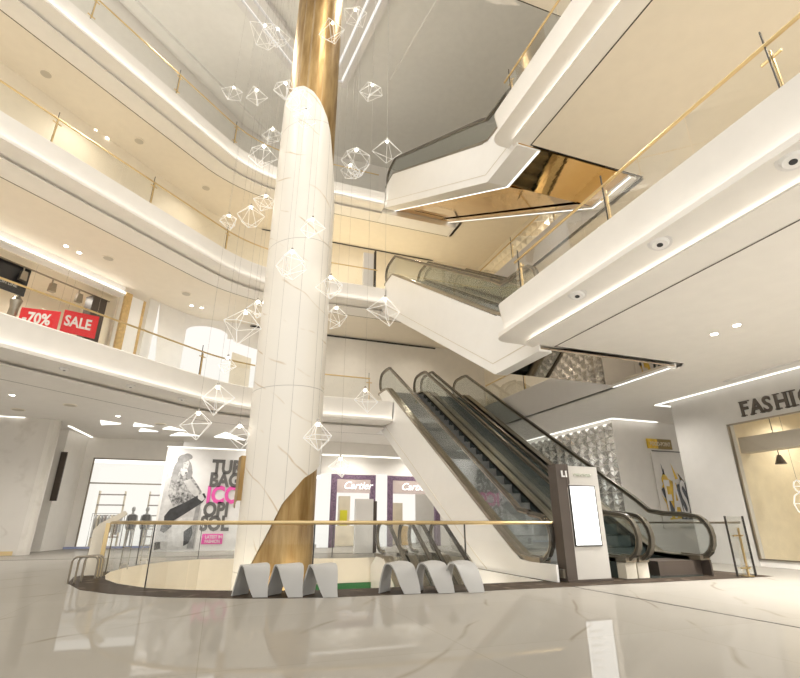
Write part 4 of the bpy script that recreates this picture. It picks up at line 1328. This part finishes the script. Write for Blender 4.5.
for (bx, by, an, wd_, z0, z1, tx, lab, sz, off) in ((-7.65, 20.0, 4, 1.22, 7.64, 8.54, '-70%', 'red sale board reading minus 70 percent behind the left balcony railing', .60, .10),
                                                   (-6.62, 20.99, 22, 1.2, 8.06, 9.02, 'SALE', 'red board reading SALE behind the left balcony railing', .60, .07)):
    mt = Matrix.Translation((bx, by, z0)) @ Matrix.Rotation(R(an), 4, 'Z') @ FRONT
    b = thing('sale_board', lab, 'sign', (bx, by, z0))
    MB().prism_m([(0, .03), (wd_, .0), (wd_, z1 - z0), (0, z1 - z0 - .03)], mt, -.03, .03).build('board', 'red', b)
    text_obj('lettering', tx, sz, mt @ Matrix.Translation((off, .31, .035)), 'paper', b, bold=.018, sx=.72, depth=.006)
    for uu in (.1, wd_ - .1):
        p = mt @ Vector((uu, z1 - z0 - .05, 0))
        MB().tube([p, (p.x, p.y, 10.35)], .004, 5).build('cord', 'steel', b)
tag(dbox(MB(), -8.05, -7.45, .3, .8, H + .006, 10.0).build('pillar', 'brown'), 'dark brown pillar inside the sale shop, right of the red SALE board', 'pillar')
tr = thing('light_track', 'ceiling track with three grey spotlights over the sale boards', 'track light', dg(-9.5, .6, 10.2))
dbox(MB(), -12.5, -7.2, .55, .62, 10.08, 10.12).build('track', 'bronze', tr)
for uu in (-10.6, -9.55, -8.5):
    s1 = MB()
    dbox(s1, uu - .02, uu + .02, .56, .61, 9.85, 10.08)
    s1.prism_m([(uu - .09 - uu, 0), (uu + .09 - uu, 0), (.12, -.36), (-.12, -.36)], dgm(uu, .5, 9.88), -.09, .09)
    s1.build('spotlight', 'bronze', tr)
fg = thing('mannequin_bust', 'grey dress-form bust behind the minus 70 percent board', 'mannequin', dg(-10.5, 1.2, H))
bx_, by_, _ = dg(-10.4, .9, 0)
MB().loft([[(bx_ + r_ * math.cos(a), by_ + r_ * .8 * math.sin(a), z) for a in [2 * PI * i / 12 for i in range(13)]] for z, r_ in ((H + 2.3, .18), (H + 2.7, .15), (H + 3.0, .21), (H + 3.15, .1), (H + 3.3, .07))]).build('torso', 'bronze', fg, smooth=True)
MB().tube([(bx_, by_, H + .01), (bx_, by_, H + 2.3)], .03).build('stand', 'steel', fg)

# glowing round kiosk and portal at the back of the second floor
pk = thing('round_kiosk', 'glowing white drum-shaped kiosk behind the second-floor railing', 'kiosk', (-1.35, 23.5, H))
MB().disc((-1.45, 23.4), .93, H + .006, 9.55, 36).build('drum', 'white_glow', pk, smooth=True)
pt = thing('portal_frame', 'white portal with beige recess next to the drum-shaped kiosk', 'portal', (.2, 23.9, H))
f = MB().box(-.55, -.22, 23.7, 24.4, H + .006, 9.5).box(.72, .95, 23.7, 24.4, H + .006, 9.1)
f.prism_m([(-.55, 9.5), (.95, 9.1), (.95, 8.75), (-.22, 9.05), (-.55, 9.1)], at(FRONT, 0, 24.4, 0), .0, .7)
f.build('frame', 'white_glow', pt)
MB().box(-.22, .72, 24.3, 24.4, H + 2.3, 9.2).build('back_panel', 'tan', pt)
MB().box(-.22, .72, 23.95, 24.3, H + .006, H + 2.3).build('counter', 'cream', pt)
tag(MB().prism_m([(-3.7, H + .006), (-3.2, H + .006), (-3.62, 10.5)], at(FRONT, 0, 22.9, 0), 0, .1).build('lit_panel', 'white_glow'), 'tall pointed white lit panel beside the wooden frame', 'panel')

# things at the back on the third floor
tag(MB().box(5.75, 6.3, 21.9, 22.1, 2 * H + .006, 14.6).build('notice_board', 'trim_white'), 'pale grey panel standing at the back of the third floor', 'panel')
tag(MB().box(6.34, 6.42, 21.8, 22.0, 2 * H + .006, 14.75).build('info_post', 'dark'), 'thin dark post beside the pale grey third-floor panel', 'post')
wd = thing('wall_projector', 'flat dark projector fixed behind the third-floor glass railing', 'projector', (-.85, 19.9, 2 * H))
MB().prism_xy([(-1.0, 20.15), (-.3, 20.35), (-.35, 20.6), (-1.05, 20.4)], 2 * H + .2, 2 * H + .3).build('body', 'bronze', wd)
MB().ball((-.65, 20.3, 2 * H + .19), .05).build('lens', 'lamp', wd)
MB().box(-.7, -.6, 20.35, 20.45, 2 * H + .006, 2 * H + .2).build('foot', 'dark', wd)

# ------------------------------------------------------------------ recessed ceiling fittings
def downlight(x, y, z, label, grp, r=.075):
    t = thing('downlight', label, 'downlight', (x, y, z), grp)
    MB().disc((x, y), r * 1.3, z - .012, z + .002, 18).build('ring', 'trim_white', t)
    MB().disc((x, y), r * .95, z - .016, z - .0125, 16).build('glowing_face', 'lamp', t)


def eyeball(x, y, z, label, grp, r=.17, n=(0, 0, -1)):
    rot = Matrix.Translation((x, y, z)) @ Vector((0, 0, -1)).rotation_difference(Vector(n)).to_matrix().to_4x4()
    t = thing('eyeball_spotlight', label, 'spotlight', (x, y, z), grp)

    def d(r0, z0, z1, nm, m, rb_=None):
        b = MB().disc((0, 0), rb_ or r0, z0, z1, 20, r0)
        bmesh.ops.transform(b.bm, matrix=rot, verts=b.bm.verts[:])
        b.build(nm, m, t)
    d(r, -.022, .004, 'ring', 'trim_white'); d(r * .78, -.06, -.0225, 'body', 'white', r * .62); d(r * .25, -.068, -.0605, 'lens', 'black')


def speaker(x, y, z, label, grp, r=.22):
    t = thing('ceiling_speaker', label, 'speaker', (x, y, z), grp)
    MB().disc((x, y), r, z - .018, z + .002, 22).build('rim', 'plaster_up', t)
    MB().disc((x, y), r * .8, z - .024, z - .0185, 20).build('grille', principled('grille', (.58, .53, .44), .7), t)


zs1, zs2, zs3 = H + SOF, 2 * H + SOF, 3 * H + SOF
g = 'recessed downlights'
for x, y, z, lab in ((9.66, 6.91, zs1, 'left one of the paired downlights in the right ground-floor ceiling'), (9.64, 6.38, zs1, 'right one of the paired downlights in the right ground-floor ceiling'),
                     (-6.61, 18.41, zs1, 'downlight at the left picture edge under the second floor'), (-4.0, 20.96, zs1, 'downlight left of the triangular lights on the ground-floor ceiling'),
                     (-6.5, 19.02, zs2, 'left one of the paired downlights above the sale boards'), (-6.15, 19.4, zs2, 'right one of the paired downlights above the sale boards'),
                     (-2.3, 23.2, zs2, 'left one of the paired downlights above the drum-shaped kiosk'), (-1.85, 23.3, zs2, 'right one of the paired downlights above the drum-shaped kiosk'),
                     (-6.78, 19.48, zs3, 'left one of the paired downlights in the third-floor ceiling'), (-6.39, 19.82, zs3, 'right one of the paired downlights in the third-floor ceiling')):
    downlight(x, y, z, 'small glowing ' + lab, g)
g = 'eyeball spotlights on the balcony fascias'
for x, y, lab in ((5.76, 2.71, 'large white eyeball spotlight on the right fascia at the picture edge'), (5.76, 4.6, 'white eyeball spotlight midway along the right fascia'), (5.76, 6.47, 'white eyeball spotlight on the right fascia nearest the escalators')):
    eyeball(x, y, H - .829, lab, g, n=(-.25, -.1, -1))
for x, y, lab in ((-4.37, 14.97, 'small eyeball spotlight on the left fascia below the sale boards'), (-2.94, 16.32, 'small eyeball spotlight on the left fascia below the wooden frame'), (-1.57, 17.6, 'small eyeball spotlight on the left fascia below the drum-shaped kiosk')):
    eyeball(x, y, H - .832, lab, g, r=.13)
g = 'ceiling speakers'
for x, y, z, lab in ((-5.24, 19.42, zs1, 'round ceiling speaker above the left stone pillar'), (-2.63, 22.2, zs1, 'round ceiling speaker near the triangular ceiling lights'), (-7.2, 20.9, zs1, 'round ceiling speaker above the stone pillar edge'),
                     (-5.18, 19.5, zs2, 'round ceiling speaker right of the downlights above the sale boards'), (-2.48, 21.9, zs2, 'round ceiling speaker left of the drum-shaped kiosk'),
                     (-7.89, 16.96, zs3, 'large round ceiling speaker in the upper left of the third-floor ceiling'), (-5.11, 19.56, zs3, 'round ceiling speaker midway along the third-floor ceiling'), (-2.42, 21.97, zs3, 'round ceiling speaker in the third-floor ceiling nearest the column')):
    speaker(x, y, z, lab, g)

# ------------------------------------------------------------------ light
w = bpy.data.worlds.new('world')
S.world = w
w.use_nodes = True
w.node_tree.nodes['Background'].inputs[0].default_value = (1, .968, .92, 1)
w.node_tree.nodes['Background'].inputs[1].default_value = 1.42


def spot(x, y, z, e, ang=150, col=(1, .93, .82), r=.12):  # unseen spots added for brightness, separate from the modelled fittings
    l = bpy.data.lights.new('fill_spot', 'SPOT')
    l.energy = e; l.spot_size = R(ang); l.spot_blend = 1; l.color = col; l.shadow_soft_size = r
    o = bpy.data.objects.new('fill_spot', l)
    o.location = (x, y, z)
    COL.objects.link(o)
    return o


for k in (1, 2, 3):
    z = k * H + SOF - .08
    e = (1, .6, .6)[k - 1]
    c = (1, .96, .90) if k == 1 else (1, .90, .74)
    for b in (-10, -6, -2):
        spot(b - .4, (b * .682 + 13.95 + 3.4) / .731, z, (680 if k == 1 else 190), col=c)
    for b in (2, 6, 9.5):
        spot(b, 22.9, z, (600 if k == 1 else 150), col=c)
    for y in (-4, 0, 4, 7.5):
        spot(10.2, y, z, (1900 if k == 1 else 420), col=c)
    for y in (12, 17):
        spot(12.4, y, z, 320 if k == 1 else 220, col=c)
for b in (4.0, 8.5):        # unseen uplights added to brighten the third-floor soffit
    o_ = spot(b, 23.6, 2 * H + .25, 260, 150, (1, .86, .58), .1)
    o_.rotation_euler = (PI, 0, 0)
for u_ in (-13.5, -11, -8.6):  # unseen spots added to brighten the sale shop
    q_ = dg(u_, 1.4, 10.2)
    spot(q_[0], q_[1], q_[2], 170, 160, (1, .92, .8), .1)
for x, y in ((-9, 12), (-3, 17), (1, 8), (4, 13), (-6, 6), (4, 3)):
    spot(x, y, ZC - .5, 1500, 140, (1, .95, .86), .6)
spot(16.5, 9.6, 4.4, 300, 150, (1, .9, .72))
spot(17, 5, 4.4, 500, 150, (1, .9, .72))
for x, y in ((-.5, 10.6), (2.5, 9.7), (5.2, 9.7)):     # unseen lamps added to brighten the wall of the void
    s_ = spot(x, y, -.75, 420, 150, (1, .92, .78), .1)
    s_.rotation_euler = (R(62), 0, 0)

# ------------------------------------------------------------------ camera and view
cam = bpy.data.cameras.new('camera')
cam.sensor_width = 36
cam.lens = 484.5 / 800 * 36
cam.clip_end = 200
co = bpy.data.objects.new('camera', cam)
co.location = (0, 0, 1.12)
co.rotation_euler = (R(90 + 20.7), 0, R(-19.6))
COL.objects.link(co)
S.camera = co
S.view_settings.view_transform = 'Standard'
S.view_settings.look = 'None'
S.view_settings.exposure = 0
S.view_settings.gamma = 1
S.view_settings.use_curve_mapping = False
S.cycles.max_bounces = 10
S.cycles.diffuse_bounces = 5
S.cycles.transparent_max_bounces = 24
